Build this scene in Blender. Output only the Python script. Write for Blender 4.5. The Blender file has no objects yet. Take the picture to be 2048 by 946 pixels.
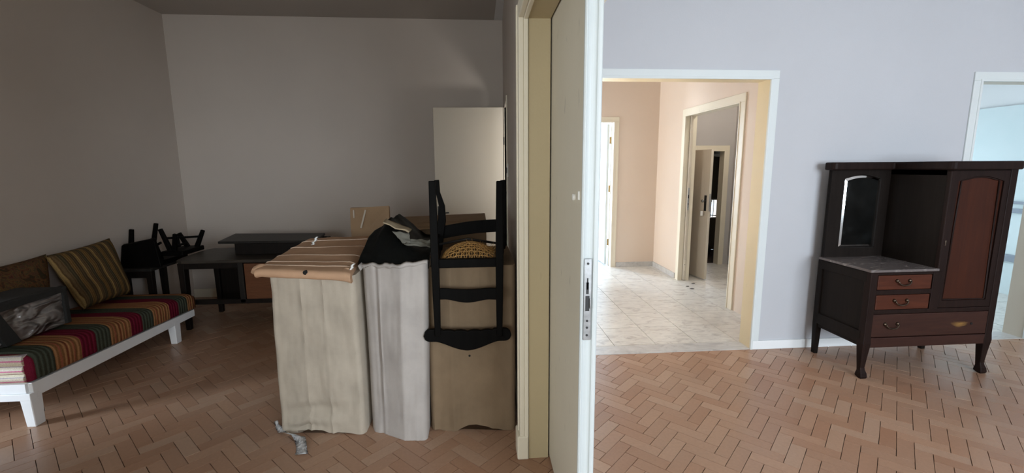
import bpy, bmesh, math, random
from mathutils import Vector, Matrix, noise
random.seed(7)
PI = math.pi
S = bpy.context.scene
COL = S.collection

# ------------------------------------------------------------------ camera
EYE = Vector((0, 0, 1.47))
F_PX, YAW, PITCH, ROLL = 891.8, .0765, .1536, -.0066
_fw = Vector((math.sin(YAW)*math.cos(PITCH), math.cos(YAW)*math.cos(PITCH), -math.sin(PITCH)))
_r = Vector((math.cos(YAW), -math.sin(YAW), 0))
_u = _r.cross(_fw)
CR = math.cos(ROLL)*_r + math.sin(ROLL)*_u
CU = -math.sin(ROLL)*_r + math.cos(ROLL)*_u
cd = bpy.data.cameras.new('camera')
cam = bpy.data.objects.new('camera', cd)
COL.objects.link(cam)
cd.sensor_width = 36
cd.lens = F_PX/2048*36
cd.clip_start = .02
cam.matrix_world = Matrix(((CR.x, CU.x, -_fw.x, EYE.x), (CR.y, CU.y, -_fw.y, EYE.y),
                           (CR.z, CU.z, -_fw.z, EYE.z), (0, 0, 0, 1)))
S.camera = cam


def project(p):
    d = Vector(p)-EYE
    w = d.dot(_fw)
    if w < .05:
        return None
    return (1024+F_PX*d.dot(CR)/w, 473-F_PX*d.dot(CU)/w)


def at(px, py, X=None, Y=None, Z=None):
    d = _fw+(px-1024)/F_PX*CR-(py-473)/F_PX*CU
    if X is not None:
        k = X/d.x
    elif Y is not None:
        k = Y/d.y
    else:
        k = (Z-EYE.z)/d.z
    return EYE+d*k


# ------------------------------------------------------------------ world, daylight, exposure
wd = bpy.data.worlds.new('sky')
S.world = wd
wd.use_nodes = True
bg = wd.node_tree.nodes['Background']
bg.inputs[0].default_value = (.72, .86, 1, 1)
bg.inputs[1].default_value = 2.6
S.view_settings.view_transform = 'Standard'
S.view_settings.look = 'None'
S.view_settings.gamma = 1
S.view_settings.use_curve_mapping = False
S.view_settings.exposure = 0.0


def daylight(name, loc, rot, sx, sy, watts, col):
    l = bpy.data.lights.new(name, 'AREA')
    l.shape = 'RECTANGLE'
    l.size, l.size_y, l.energy, l.color = sx, sy, watts, col
    o = bpy.data.objects.new(name, l)
    o.location = loc
    o.rotation_euler = rot
    COL.objects.link(o)
    return o


# sky seen through each real window opening (just outside the glass line)
daylight('daylight_living', (2.85, -3.08, 1.6), (PI/2-.36, 0, 0), 2.6, 2.0, 318, (.84, .89, .98))
daylight('daylight_store', (-1.15, -2.12, 1.4), (PI/2-.06, 0, 0), 2.4, 1.05, 60, (1, .975, .94))
daylight('daylight_store_side', (-3.52, -.9, 1.4), (PI/2-.06, 0, -PI/2), 1.3, 1.05, 98, (.97, .97, .98))
balc = daylight('daylight_balcony', (-5.4, 1.22, .95), (0, 0, 0), .5, .7, 21, (.78, .89, 1))
balc.rotation_euler = Vector((1, .42, -.10)).to_track_quat('-Z', 'Z').to_euler()
balc.data.spread = 1.2
daylight('daylight_corridor', (-1.62, 5.9, 1.4), (PI/2, 0, -PI/2), .75, 1.8, 80, (.95, .97, 1))
daylight('daylight_far_room', (.22, 8.65, 1.5), (PI/2, 0, -PI/2), 1.1, 1.6, 250, (.62, .80, 1))
daylight('daylight_kitchen', (5.07, 6.74, 1.2), (PI/2, 0, PI), 1.1, 2.3, 125, (.80, .91, 1))
daylight('daylight_stair', (4.1, 7.75, .73), (PI/2, 0, PI), .24, .3, 1.2, (1, .9, .85))
hv = bpy.data.lights.new('hall_fill', 'POINT')  # unseen fill added to brighten the hallway casings; no fixture stands there
hv.energy, hv.color, hv.shadow_soft_size = 27, (1, .96, .91), .12
hvo = bpy.data.objects.new('hall_fill', hv)
hvo.location = (.74, 3.85, 1.45)
COL.objects.link(hvo)
lv = bpy.data.lights.new('vestibule_fill', 'POINT')  # added point fill that lights the vestibule, with no lamp modelled
lv.energy, lv.color, lv.shadow_soft_size = 28, (1, .94, .86), .12
lvo = bpy.data.objects.new('vestibule_fill', lv)
lvo.location = (3.25, 4.9, 2.85)
COL.objects.link(lvo)


# ------------------------------------------------------------------ materials
MATS = {}


class NT:
    def __init__(s, name, rough=.6, metal=0, spec=.5):
        s.m = bpy.data.materials.new(name)
        s.m.use_nodes = True
        s.t = s.m.node_tree
        s.b = s.t.nodes['Principled BSDF']
        s.b.inputs['Roughness'].default_value = rough
        s.b.inputs['Metallic'].default_value = metal
        s.b.inputs['Specular IOR Level'].default_value = spec
        MATS[name] = s.m

    def n(s, typ, **k):
        nd = s.t.nodes.new(typ)
        for a, v in k.items():
            setattr(nd, a, v)
        return nd

    def l(s, a, b):
        s.t.links.new(a, b)

    def coord(s, scale=(1, 1, 1), rot=(0, 0, 0), out='Object'):
        tc = s.n('ShaderNodeTexCoord')
        mp = s.n('ShaderNodeMapping')
        mp.inputs['Scale'].default_value = scale
        mp.inputs['Rotation'].default_value = rot
        s.l(tc.outputs[out], mp.inputs[0])
        return mp.outputs[0]

    def noise(s, vec, scale, detail=4, rough=.55, dist=0):
        nd = s.n('ShaderNodeTexNoise')
        nd.inputs['Scale'].default_value = scale
        nd.inputs['Detail'].default_value = detail
        nd.inputs['Roughness'].default_value = rough
        nd.inputs['Distortion'].default_value = dist
        if vec is not None:
            s.l(vec, nd.inputs['Vector'])
        return nd.outputs['Fac']

    def ramp(s, fac, stops, interp='LINEAR'):
        r = s.n('ShaderNodeValToRGB')
        cr = r.color_ramp
        cr.interpolation = interp
        while len(cr.elements) < len(stops):
            cr.elements.new(.5)
        for e, (p, c) in zip(cr.elements, stops):
            e.position = p
            e.color = (*c, 1) if len(c) == 3 else c
        s.l(fac, r.inputs[0])
        return r.outputs[0]

    def mix(s, fac, a, b, mode='MIX'):
        m = s.n('ShaderNodeMix', data_type='RGBA', blend_type=mode)
        for sock, v in ((m.inputs[0], fac), (m.inputs[6], a), (m.inputs[7], b)):
            if hasattr(v, 'links'):
                s.l(v, sock)
            elif isinstance(v, (int, float)):
                sock.default_value = v
            else:
                sock.default_value = (*v, 1)
        return m.outputs[2]

    def math(s, op, a, b=0.0):
        m = s.n('ShaderNodeMath', operation=op)
        for i, v in enumerate((a, b)):
            if hasattr(v, 'links'):
                s.l(v, m.inputs[i])
            else:
                m.inputs[i].default_value = v
        return m.outputs[0]

    def color(s, c):
        if hasattr(c, 'links'):
            s.l(c, s.b.inputs['Base Color'])
        else:
            s.b.inputs['Base Color'].default_value = (*c, 1)
        return s

    def bump(s, h, strength=.3, dist=.01):
        b = s.n('ShaderNodeBump')
        b.inputs['Strength'].default_value = strength
        b.inputs['Distance'].default_value = dist
        s.l(h, b.inputs['Height'])
        s.l(b.outputs[0], s.b.inputs['Normal'])
        return s


def mul(c, k):
    return tuple(max(0, min(1, x*k)) for x in c)


def plaster(name, c, rough=.75, var=.05, spots=0):
    t = NT(name, rough, spec=.25)
    v = t.coord()
    f = t.noise(v, 1.3, 5)
    col = t.ramp(f, [(.3, mul(c, 1-var)), (.7, mul(c, 1+var*.5))])
    if spots:
        g = t.noise(t.coord((1, 1, .35)), 26, 3, .6)
        col = t.mix(t.ramp(g, [(.66, (0, 0, 0)), (.78, (spots, spots, spots))]), col, mul(c, .55))
    t.color(col)
    t.bump(t.noise(v, 90, 3), .12, .004)
    return t.m


def plain(name, c, rough=.5, metal=0, spec=.5, var=.08, scale=12, bump=0):
    t = NT(name, rough, metal, spec)
    v = t.coord()
    f = t.noise(v, scale, 4)
    t.color(t.ramp(f, [(.3, mul(c, 1-var)), (.7, mul(c, 1+var))]))
    if bump:
        t.bump(t.noise(v, scale*4, 4), bump, .006)
    return t.m


def wood(name, c1, c2, stretch=(14, 14, 1), rough=.45, spec=.5, scale=3):
    t = NT(name, rough, spec=spec)
    v = t.coord(stretch)
    f = t.noise(v, scale, 6, .6, .6)
    t.color(t.ramp(f, [(.28, c1), (.72, c2)]))
    t.bump(f, .12, .003)
    return t.m


def parquet(name, source):
    t = NT(name, .36, spec=.42)
    if source == 'object':
        i = t.n('ShaderNodeObjectInfo')
        r = i.outputs['Random']
    else:
        i = t.n('ShaderNodeNewGeometry')
        r = i.outputs['Random Per Island']
    base = t.ramp(r, [(0, (.33, .175, .105)), (.25, (.375, .21, .13)), (.5, (.36, .21, .135)),
                      (.8, (.42, .25, .16)), (1, (.42, .275, .19))])
    tc = t.n('ShaderNodeNewGeometry')
    big = t.noise(tc.outputs['Position'], 1.1, 3)
    base = t.mix(t.ramp(big, [(.35, (0, 0, 0)), (.7, (.45, .45, .45))]), base, (.36, .25, .18))
    fine = t.noise(tc.outputs['Position'], 60, 5, .65)
    base = t.mix(.22, base, t.ramp(fine, [(.3, (.36, .36, .36)), (.7, (.66, .66, .66))]), 'OVERLAY')
    t.color(base)
    t.l(t.ramp(t.noise(tc.outputs['Position'], 3, 2), [(.3, (.30, .30, .30)), (.7, (.36, .36, .36))]),
        t.b.inputs['Roughness'])
    t.bump(fine, .10, .002)
    return t.m


def marble(name, c, vein, rough=.3, rnd=True):
    t = NT(name, rough, spec=.4)
    g = t.n('ShaderNodeNewGeometry')
    pos = g.outputs['Position']
    if rnd:
        oi = t.n('ShaderNodeObjectInfo')
        add = t.n('ShaderNodeVectorMath', operation='ADD')
        t.l(pos, add.inputs[0])
        k = t.math('MULTIPLY', oi.outputs['Random'], 37)
        t.l(k, add.inputs[1])
        pos = add.outputs[0]
    mp = t.n('ShaderNodeMapping')
    mp.inputs['Scale'].default_value = (1, 2.0, 1)
    mp.inputs['Rotation'].default_value = (0, 0, .5)
    t.l(pos, mp.inputs[0])
    f = t.noise(mp.outputs[0], 6, 7, .62, 1.6)
    a = t.ramp(f, [(.32, vein), (.46, mul(c, .9)), (.6, c), (.8, mul(c, 1.06))])
    t.color(a)
    return t.m


def cardboard(name, c, rough=.8, stripe=0):
    t = NT(name, rough, spec=.2)
    v = t.coord()
    f = t.noise(v, 5, 5, .6)
    col = t.ramp(f, [(.3, mul(c, .86)), (.7, mul(c, 1.08))])
    sp = t.noise(v, 120, 2)
    col = t.mix(t.ramp(sp, [(.70, (0, 0, 0)), (.80, (.4, .4, .4))]), col, mul(c, .6))
    t.color(col)
    t.bump(t.noise(t.coord((160, 160, 3)), 1, 2), .10, .002)
    return t.m


def glass(name, tint=(.96, .98, .98)):
    """thin window pane: straight-through transmission plus a Fresnel reflection"""
    t = NT(name, .02)
    tr = t.n('ShaderNodeBsdfTransparent')
    f = t.noise(t.coord(), 3, 2)
    t.l(t.ramp(f, [(0, mul(tint, .98)), (1, tint)]), tr.inputs[0])
    gl = t.n('ShaderNodeBsdfGlossy')
    gl.inputs['Roughness'].default_value = .02
    fr = t.n('ShaderNodeFresnel')
    fr.inputs[0].default_value = 1.45
    mx = t.n('ShaderNodeMixShader')
    t.l(fr.outputs[0], mx.inputs[0])
    t.l(tr.outputs[0], mx.inputs[1])
    t.l(gl.outputs[0], mx.inputs[2])
    t.l(mx.outputs[0], t.t.nodes['Material Output'].inputs[0])
    return t.m


plaster('paint_living', (.545, .56, .585), var=.03)
plaster('paint_store', (.57, .51, .455), var=.04)
plaster('paint_hall', (.72, .605, .50), var=.03)
plaster('paint_vestibule', (.50, .48, .46))
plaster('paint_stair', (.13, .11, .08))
plaster('paint_white', (.78, .79, .80), var=.02)
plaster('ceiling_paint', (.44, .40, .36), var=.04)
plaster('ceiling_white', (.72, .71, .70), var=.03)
plaster('enamel_cream', (.76, .70, .56), rough=.42, var=.05, spots=.25)
plaster('enamel_old', (.76, .66, .45), rough=.42, var=.05, spots=.25)
plaster('enamel_stained', (.60, .55, .44), rough=.45, var=.07, spots=.75)
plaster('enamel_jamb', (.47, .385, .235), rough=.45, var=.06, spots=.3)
plaster('enamel_white', (.70, .75, .745), rough=.38, var=.03)
plaster('enamel_edge', (.56, .60, .595), rough=.38, var=.03)
plaster('enamel_skirt', (.86, .89, .89), rough=.4, var=.02)
plaster('enamel_leaf', (.62, .56, .46), rough=.4, var=.03)
t = NT('tile_kitchen', .12, spec=.6)
t.color(t.ramp(t.noise(t.coord(), 2, 2), [(.3, (.66, .77, .79)), (.7, (.72, .81, .83))]))
parquet('parquet_single', 'object')
parquet('parquet_rest', 'island')
plain('grout_dark', (.05, .03, .02), .9, var=.2)
marble('marble_tile', (.70, .68, .63), (.44, .41, .38), .28)
marble('marble_strip', (.58, .57, .55), (.40, .39, .38), .3, False)
marble('marble_counter', (.14, .12, .115), (.30, .27, .25), .2, False)
plain('grout_light', (.52, .49, .44), .9)
cardboard('card_pale', (.44, .385, .31))
cardboard('card_grey', (.42, .385, .355))
cardboard('card_brown', (.22, .155, .095))
cardboard('card_tan', (.27, .175, .10))
cardboard('card_lid', (.55, .345, .215))
cardboard('card_inside', (.36, .29, .19))
cardboard('card_dark_grey', (.15, .145, .12))  # darker greyish card of the hanging torn flaps
wood('ebony', (.0018, .0016, .0015), (.004, .0035, .003), rough=.55, spec=.06)
wood('dark_wood', (.005, .004, .003), (.014, .009, .007), rough=.5, spec=.2)
wood('dark_grey_wood', (.012, .011, .010), (.026, .023, .020), rough=.5, spec=.3)
wood('cabinet_frame', (.009, .0045, .0035), (.018, .009, .007), rough=.5, spec=.12)
wood('cabinet_side', (.009, .0065, .005), (.015, .011, .009), rough=.55, spec=.10)
wood('cabinet_panel', (.030, .008, .004), (.052, .014, .006), rough=.5, spec=.15, scale=2.2)
wood('cabinet_drawer', (.045, .012, .006), (.080, .022, .010), (1.5, 14, 14), rough=.45, spec=.2)
wood('cabinet_long', (.024, .009, .007), (.042, .016, .011), (1.5, 14, 14), rough=.42, spec=.25)
wood('desk_top_wood', (.034, .028, .022), (.060, .050, .040), (2, 14, 14), rough=.45, spec=.3)
wood('desk_orange', (.13, .045, .016), (.20, .075, .028), (2, 14, 14), rough=.45)
plain('steel', (.42, .43, .43), .38, 1, var=.2, scale=40)
plain('steel_dark', (.05, .05, .05), .5, .8)
plain('brass', (.45, .30, .12), .35, 1, var=.2)
plain('bronze', (.10, .075, .055), .35, 1, var=.3, scale=50)
plain('white_paint', (.84, .86, .88), .4, var=.03, scale=6)
plain('white_plastic', (.75, .74, .70), .4, var=.02)
plain('black_plastic', (.008, .009, .0085), .5, spec=.3, var=.3, bump=.2)
plain('black_cloth', (.012, .012, .013), .85, var=.2, scale=60)
plain('strap_cloth', (.017, .018, .018), .8, var=.15, scale=80)
plain('curtain_cloth', (.20, .19, .18), .8)
plain('reflection_grey', (.27, .31, .37), .4)
plain('tape_gloss', (.50, .36, .26), .22, spec=.8)
plain('void', (.004, .004, .004), .9)
plain('red_paint', (.42, .06, .04), .5)
plain('red_brick', (.55, .20, .14), .8, var=.2)
glass('window_glass')
t = NT('mirror_glass', .06, 1)
t.color(t.ramp(t.noise(t.coord(), 7, 5), [(.3, (.25, .28, .28)), (.7, (.45, .50, .50))]))  # tint darkened in place of a dim reflected room
t.l(t.ramp(t.noise(t.coord(), 9, 5), [(.4, (.05, .05, .05)), (.75, (.22, .22, .22))]), t.b.inputs['Roughness'])
t = NT('mirror_bevel', .08, 1)
t.color(t.ramp(t.noise(t.coord(), 20, 2), [(0, (.85, .9, .9)), (1, (.93, .96, .95))]))
t = NT('tape_film', .12, spec=.8)
t.b.inputs['Transmission Weight'].default_value = .15
t.color(t.ramp(t.noise(t.coord(), 30, 3), [(.3, (.35, .36, .37)), (.7, (.85, .86, .87))]))
t.bump(t.noise(t.coord(), 60, 3), .8, .01)
t = NT('bag_film', .13, spec=1)
t.color(t.ramp(t.noise(t.coord(), 7, 4, .6, .8), [(.35, (.17, .16, .155)), (.7, (.27, .255, .25))]))
t.b.inputs['Coat Weight'].default_value = .8
t.b.inputs['Coat Roughness'].default_value = .08
t.bump(t.noise(t.coord((1, 1, 2.0)), 5, 2, .5, .7), 1, .16)
# cane seat weave
t = NT('cane_weave', .6, spec=.3)
v = t.coord()
t.color(t.ramp(t.noise(v, 60, 3), [(.3, (.30, .15, .04)), (.7, (.46, .26, .08))]))


def stripe_fabric(name, period, stops, axis=1, off=0.0, ribs=60, rib_strength=.7, wob=.006, dark=.0):
    t = NT(name, .92, spec=.1)
    tc = t.n('ShaderNodeTexCoord')
    sp = t.n('ShaderNodeSeparateXYZ')
    t.l(tc.outputs['Object'], sp.inputs[0])
    w = t.math('MULTIPLY', t.math('SUBTRACT', t.noise(tc.outputs['Object'], 9, 2), .5), wob*2)
    y = t.math('ADD', t.math('ADD', sp.outputs[axis], w), off)
    fr = t.math('FRACT', t.math('DIVIDE', y, period))
    col = t.ramp(fr, stops, 'CONSTANT')
    rib = t.math('SINE', t.math('MULTIPLY', y, ribs*2*PI))
    rib01 = t.math('ADD', t.math('MULTIPLY', rib, .5), .5)
    shade = t.ramp(rib01, [(0, (.72, .66, .60)), (.6, (1, 1, 1))])
    col = t.mix(1, col, shade, 'MULTIPLY')
    fz = t.noise(tc.outputs['Object'], 170, 3, .7)
    col = t.mix(.5, col, t.ramp(fz, [(.3, (.28, .28, .28)), (.7, (.75, .75, .75))]), 'OVERLAY')
    t.color(col)
    h = t.math('ADD', rib01, t.math('MULTIPLY', fz, .6))
    t.bump(h, rib_strength, .006)
    return t.m


RED, GRN, ORA = (.145, .010, .028), (.062, .072, .054), (.33, .165, .072)
OR2 = (.26, .085, .045)
stripe_fabric('sofa_stripes', .414, [(0, RED), (.273, GRN), (.556, ORA), (.64, OR2), (.67, ORA), (.75, OR2),
                                    (.78, ORA), (.86, OR2), (.89, ORA)], 1, 0, 34)
stripe_fabric('cushion_stripes', .150, [(0, (.20, .12, .045)), (.22, (.095, .066, .034)), (.46, (.30, .20, .08)),
                                       (.62, (.13, .085, .042)), (.80, (.085, .068, .038))], 1, .03, 60, .5, .010)
stripe_fabric('sheet_edges', .062, [(0, (.62, .56, .44)), (.38, (.56, .18, .29)), (.52, (.66, .61, .52)),
                                    (.82, (.42, .38, .42)), (.90, (.66, .61, .50))], 2, 0, 10, .1, .002)
t = NT('floral_fabric', .9, spec=.1)
v = t.coord()
f = t.noise(v, 14, 3, .5, 2.2)
t.color(t.ramp(f, [(.34, (.05, .040, .022)), (.42, (.11, .045, .025)), (.5, (.15, .085, .035)), (.56, (.07, .055, .028)),
                   (.64, (.13, .06, .035)), (.75, (.05, .012, .015))], 'LINEAR'))
t.bump(t.noise(v, 120, 3), .4, .005)

t = NT('cabinet_long_worn', .42, spec=.25)
f = t.noise(t.coord((1.5, 14, 14)), 3, 6, .6, .6)
col = t.ramp(f, [(.28, (.024, .009, .007)), (.72, (.044, .017, .011))])
tc = t.n('ShaderNodeTexCoord')
mp = t.n('ShaderNodeMapping')
mp.inputs['Location'].default_value = (-1.80, 0, -9.35)
mp.inputs['Scale'].default_value = (8, 0, 25)
t.l(tc.outputs['Object'], mp.inputs[0])
ln = t.n('ShaderNodeVectorMath', operation='LENGTH')
t.l(mp.outputs[0], ln.inputs[0])
d_ = t.math('ADD', ln.outputs['Value'], t.math('MULTIPLY', t.noise(t.coord((3, 14, 14)), 4, 4), .9))
t.color(t.mix(t.ramp(d_, [(.55, (1, 1, 1)), (1.15, (0, 0, 0))]), col, (.22, .12, .035)))

# ------------------------------------------------------------------ mesh helpers
WORLD_LOC = {}


def obj(name, bm, m, parent=None, loc=None, bevel=0, smooth=False, segs=2, kind=None, label=None):
    if parent is not None:
        base = WORLD_LOC[parent]
    else:
        base = Vector(loc) if loc is not None else Vector((0, 0, 0))
    bmesh.ops.recalc_face_normals(bm, faces=bm.faces)
    bm.transform(Matrix.Translation(-base))
    me = bpy.data.meshes.new(name)
    bm.to_mesh(me)
    bm.free()
    me.materials.append(MATS[m])
    o = bpy.data.objects.new(name, me)
    COL.objects.link(o)
    if parent is not None:
        o.parent = parent
    else:
        o.location = base
    WORLD_LOC[o] = base
    if smooth:
        for p in me.polygons:
            p.use_smooth = True
    if bevel:
        b = o.modifiers.new('bevel', 'BEVEL')
        b.width = bevel
        b.segments = segs
        b.limit_method = 'ANGLE'
        b.angle_limit = .6
    if kind:
        o['kind'] = kind
    if label:
        o['label'] = label
    return o


def thing(name, label, cat, loc=(0, 0, 0), group=None):
    o = bpy.data.objects.new(name, None)
    o.empty_display_size = .1
    o.location = loc
    COL.objects.link(o)
    o['label'] = label
    o['category'] = cat
    if group:
        o['group'] = group
    WORLD_LOC[o] = Vector(loc)
    return o


def tag(o, label, cat, group=None):
    o['label'] = label
    o['category'] = cat
    if group:
        o['group'] = group
    return o


def struct(name, bm, m, label, cat, bevel=0, parent=None, loc=None):
    o = obj(name, bm, m, parent, loc, bevel)
    if parent is None:
        o['kind'] = 'structure'
        o['label'] = label
        o['category'] = cat
    return o


def sroot(name, label, cat, loc=(0, 0, 0)):
    o = thing(name, label, cat, loc)
    o['kind'] = 'structure'
    return o


def BM():
    return bmesh.new()


def bx(bm, x0, x1, y0, y1, z0, z1):
    v = [bm.verts.new(p) for p in ((x0, y0, z0), (x1, y0, z0), (x1, y1, z0), (x0, y1, z0),
                                   (x0, y0, z1), (x1, y0, z1), (x1, y1, z1), (x0, y1, z1))]
    for f in ((0, 3, 2, 1), (4, 5, 6, 7), (0, 1, 5, 4), (1, 2, 6, 5), (2, 3, 7, 6), (3, 0, 4, 7)):
        bm.faces.new([v[i] for i in f])
    return bm


def box(*a):
    return bx(BM(), *a)


def hexa(bm, p):
    """8 points: bottom ring 0-3, top ring 4-7"""
    v = [bm.verts.new(q) for q in p]
    for f in ((0, 3, 2, 1), (4, 5, 6, 7), (0, 1, 5, 4), (1, 2, 6, 5), (2, 3, 7, 6), (3, 0, 4, 7)):
        bm.faces.new([v[i] for i in f])
    return bm


def loft(bm, rings, cap=True, closed=True):
    R = [[bm.verts.new(p) for p in r] for r in rings]
    n = len(R[0])
    for a, b in zip(R, R[1:]):
        for i in range(n if closed else n-1):
            j = (i+1) % n
            bm.faces.new((a[i], a[j], b[j], b[i]))
    if cap and closed:
        bm.faces.new(R[0][::-1])
        bm.faces.new(R[-1])
    return bm


def prism(bm, pts, axis, a0, a1):
    """extrude a 2D outline along axis ('x','y','z')"""
    def P(p, a):
        return {'x': (a, p[0], p[1]), 'y': (p[0], a, p[1]), 'z': (p[0], p[1], a)}[axis]
    return loft(bm, [[P(p, a0) for p in pts], [P(p, a1) for p in pts]])


def tube(bm, path, r, n=8):
    path = [Vector(p) for p in path]
    rs = r if isinstance(r, (list, tuple)) else [r]*len(path)
    rings = []
    prev = None
    for i, p in enumerate(path):
        d = (path[min(i+1, len(path)-1)]-path[max(i-1, 0)]).normalized()
        if prev is None:
            a = d.orthogonal().normalized()
        else:
            a = (prev-d*prev.dot(d)).normalized()
        prev = a
        b = d.cross(a)
        rings.append([p+rs[i]*(math.cos(2*PI*k/n)*a+math.sin(2*PI*k/n)*b) for k in range(n)])
    return loft(bm, rings)


def bar(bm, p, q, w, d, w2=None, d2=None, side=(1, 0, 0)):
    """rectangular bar from p to q, tapering w,d to w2,d2"""
    p, q = Vector(p), Vector(q)
    ax = (q-p).normalized()
    s = Vector(side)
    s = (s-ax*s.dot(ax)).normalized()
    t_ = ax.cross(s)
    w2 = w if w2 is None else w2
    d2 = d if d2 is None else d2
    def ring(c, a, b):
        return [c-s*a/2-t_*b/2, c+s*a/2-t_*b/2, c+s*a/2+t_*b/2, c-s*a/2+t_*b/2]
    return loft(bm, [ring(p, w, d), ring(q, w2, d2)])


def path_bar(bm, pts, sizes, side=(1, 0, 0)):
    pts = [Vector(p) for p in pts]
    rings = []
    for i, p in enumerate(pts):
        ax = (pts[min(i+1, len(pts)-1)]-pts[max(i-1, 0)]).normalized()
        s = Vector(side)
        s = (s-ax*s.dot(ax)).normalized()
        t_ = ax.cross(s)
        a, b = sizes[i]
        rings.append([p-s*a/2-t_*b/2, p+s*a/2-t_*b/2, p+s*a/2+t_*b/2, p-s*a/2+t_*b/2])
    return loft(bm, rings)


def pillow(bm, c4, thick, n=16, seed=0, puff=.5):
    """soft cushion over the quad TL,TR,BR,BL"""
    tl, tr, br, bl = [Vector(p) for p in c4]
    nrm = (tr-tl).cross(bl-tl).normalized()
    G = {}
    for side in (1, -1):
        for i in range(n+1):
            for j in range(n+1):
                u, v = i/n, j/n
                if side < 0 and (i in (0, n) or j in (0, n)):
                    G[(side, i, j)] = G[(1, i, j)]
                    continue
                uu, vv = 2*u-1, 2*v-1
                k = 1-.05*(1-vv*vv)*abs(uu)**3
                k2 = 1-.05*(1-uu*uu)*abs(vv)**3
                u2, v2 = .5+.5*uu*k, .5+.5*vv*k2
                p = (tl*(1-u2)+tr*u2)*(1-v2)+(bl*(1-u2)+br*u2)*v2
                h = ((1-uu**4)*(1-vv**4))**puff*thick/2
                h *= 1+.16*noise.noise(Vector((u*3+seed, v*3, seed)))
                G[(side, i, j)] = bm.verts.new(p+nrm*side*h)
    for side in (1, -1):
        for i in range(n):
            for j in range(n):
                q = [G[(side, i, j)], G[(side, i+1, j)], G[(side, i+1, j+1)], G[(side, i, j+1)]]
                bm.faces.new(q if side > 0 else q[::-1])
    return bm


def dup(root, loc, label=None, group=None):
    r = root.copy()
    COL.objects.link(r)
    r.location = loc
    if label:
        r['label'] = label
    if group:
        r['group'] = group
    for ch in list(root.children):
        c = ch.copy()
        COL.objects.link(c)
        c.parent = r
        for g in list(ch.children):
            d = g.copy()
            COL.objects.link(d)
            d.parent = c
    return r


def clip_poly(p, x0, x1, y0, y1):
    for ax, lim, sg in ((0, x0, 1), (0, x1, -1), (1, y0, 1), (1, y1, -1)):
        out = []
        for i in range(len(p)):
            a, b = p[i], p[(i+1) % len(p)]
            da, db = (a[ax]-lim)*sg, (b[ax]-lim)*sg
            if da >= 0:
                out.append(a)
            if (da >= 0) != (db >= 0):
                k = da/(da-db)
                out.append((a[0]+(b[0]-a[0])*k, a[1]+(b[1]-a[1])*k))
        p = out
        if len(p) < 3:
            return []
    return p


def piece(bm, poly, z0, z1, inset=.0012):
    cx = sum(p[0] for p in poly)/len(poly)
    cy = sum(p[1] for p in poly)/len(poly)
    top = []
    for x, y in poly:
        d = math.hypot(x-cx, y-cy) or 1
        k = 1-min(.3, inset*1.5/d)
        top.append((cx+(x-cx)*k, cy+(y-cy)*k, z1))
    return loft(bm, [[(x, y, z0) for x, y in poly], top])


# ------------------------------------------------------------------ floors
def herringbone(root, x0, x1, y0, y1, blocked=()):
    W, L, gap = .0715, .2145, .0007
    polys = []
    c = math.sqrt(.5)
    for k in range(-160, 161):
        for mrow in range(-90, 91):
            ox, oy = k*W+mrow*L, k*W-mrow*L
            for q in (((gap, gap), (L-gap, gap), (L-gap, W-gap), (gap, W-gap)),
                      ((gap, W+gap), (W-gap, W+gap), (W-gap, W+L-gap), (gap, W+L-gap))):
                pts = [((a+ox)*c-(b+oy)*c+.035, (a+ox)*c+(b+oy)*c+.05) for a, b in q]
                if max(p[0] for p in pts) < x0 or min(p[0] for p in pts) > x1:
                    continue
                if max(p[1] for p in pts) < y0 or min(p[1] for p in pts) > y1:
                    continue
                pl = clip_poly(pts, x0, x1, y0, y1)
                if len(pl) >= 3:
                    polys.append(pl)
    scored = []
    for i, pl in enumerate(polys):
        pr = [project((x, y, 0)) for x, y in pl]
        cx = sum(p[0] for p in pl)/len(pl)
        cy = sum(p[1] for p in pl)/len(pl)
        if any(p is None for p in pr):
            continue
        mx = sum(p[0] for p in pr)/len(pr)
        my = sum(p[1] for p in pr)/len(pr)
        if not (2 < mx < 2046 and my < 944):
            continue
        if any(b[0] < cx < b[1] and b[2] < cy < b[3] for b in blocked):
            continue
        a = abs(sum(pr[k][0]*pr[(k+1) % len(pr)][1]-pr[(k+1) % len(pr)][0]*pr[k][1] for k in range(len(pr))))/2
        scored.append((a, i))
    scored.sort(reverse=True)
    single = {i for _, i in scored[:300]}
    rest = BM()
    for i, pl in enumerate(polys):
        dz = random.uniform(-.0006, .0006)
        if i in single:
            obj('parquet_block', piece(BM(), pl, -.010, dz), 'parquet_single', root)
        else:
            piece(rest, pl, -.010, dz)
    obj('parquet_field', rest, 'parquet_rest', root, kind='stuff')


LX0, LX1, RY, RYL = -3.3, 5.6, -2.8, -1.9
Y_STORE, Y_LIV, Y_HALL = 5.3, 3.28, 6.35
CEIL = 3.10
fl = sroot('floor', 'brown herringbone parquet floor under the striped daybed and cardboard boxes', 'floor')
obj('subfloor', box(LX0-.1, .36, RYL-.1, Y_STORE+.1, -.06, -.008), 'grout_dark', fl)
herringbone(fl, LX0, .36, RYL, Y_STORE, [(-1.14, .19, 2.45, 3.6), (.2, .36, 2.0, 9)])
fr_ = sroot('floor', 'lighter herringbone parquet floor around the dark wooden cabinet', 'floor')
obj('subfloor', box(.36, LX1+.1, RY-.1, Y_LIV, -.06, -.008), 'grout_dark', fr_)
herringbone(fr_, .3605, LX1, RY, Y_LIV, [(.36, .5, 1.4, 9)])


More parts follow.
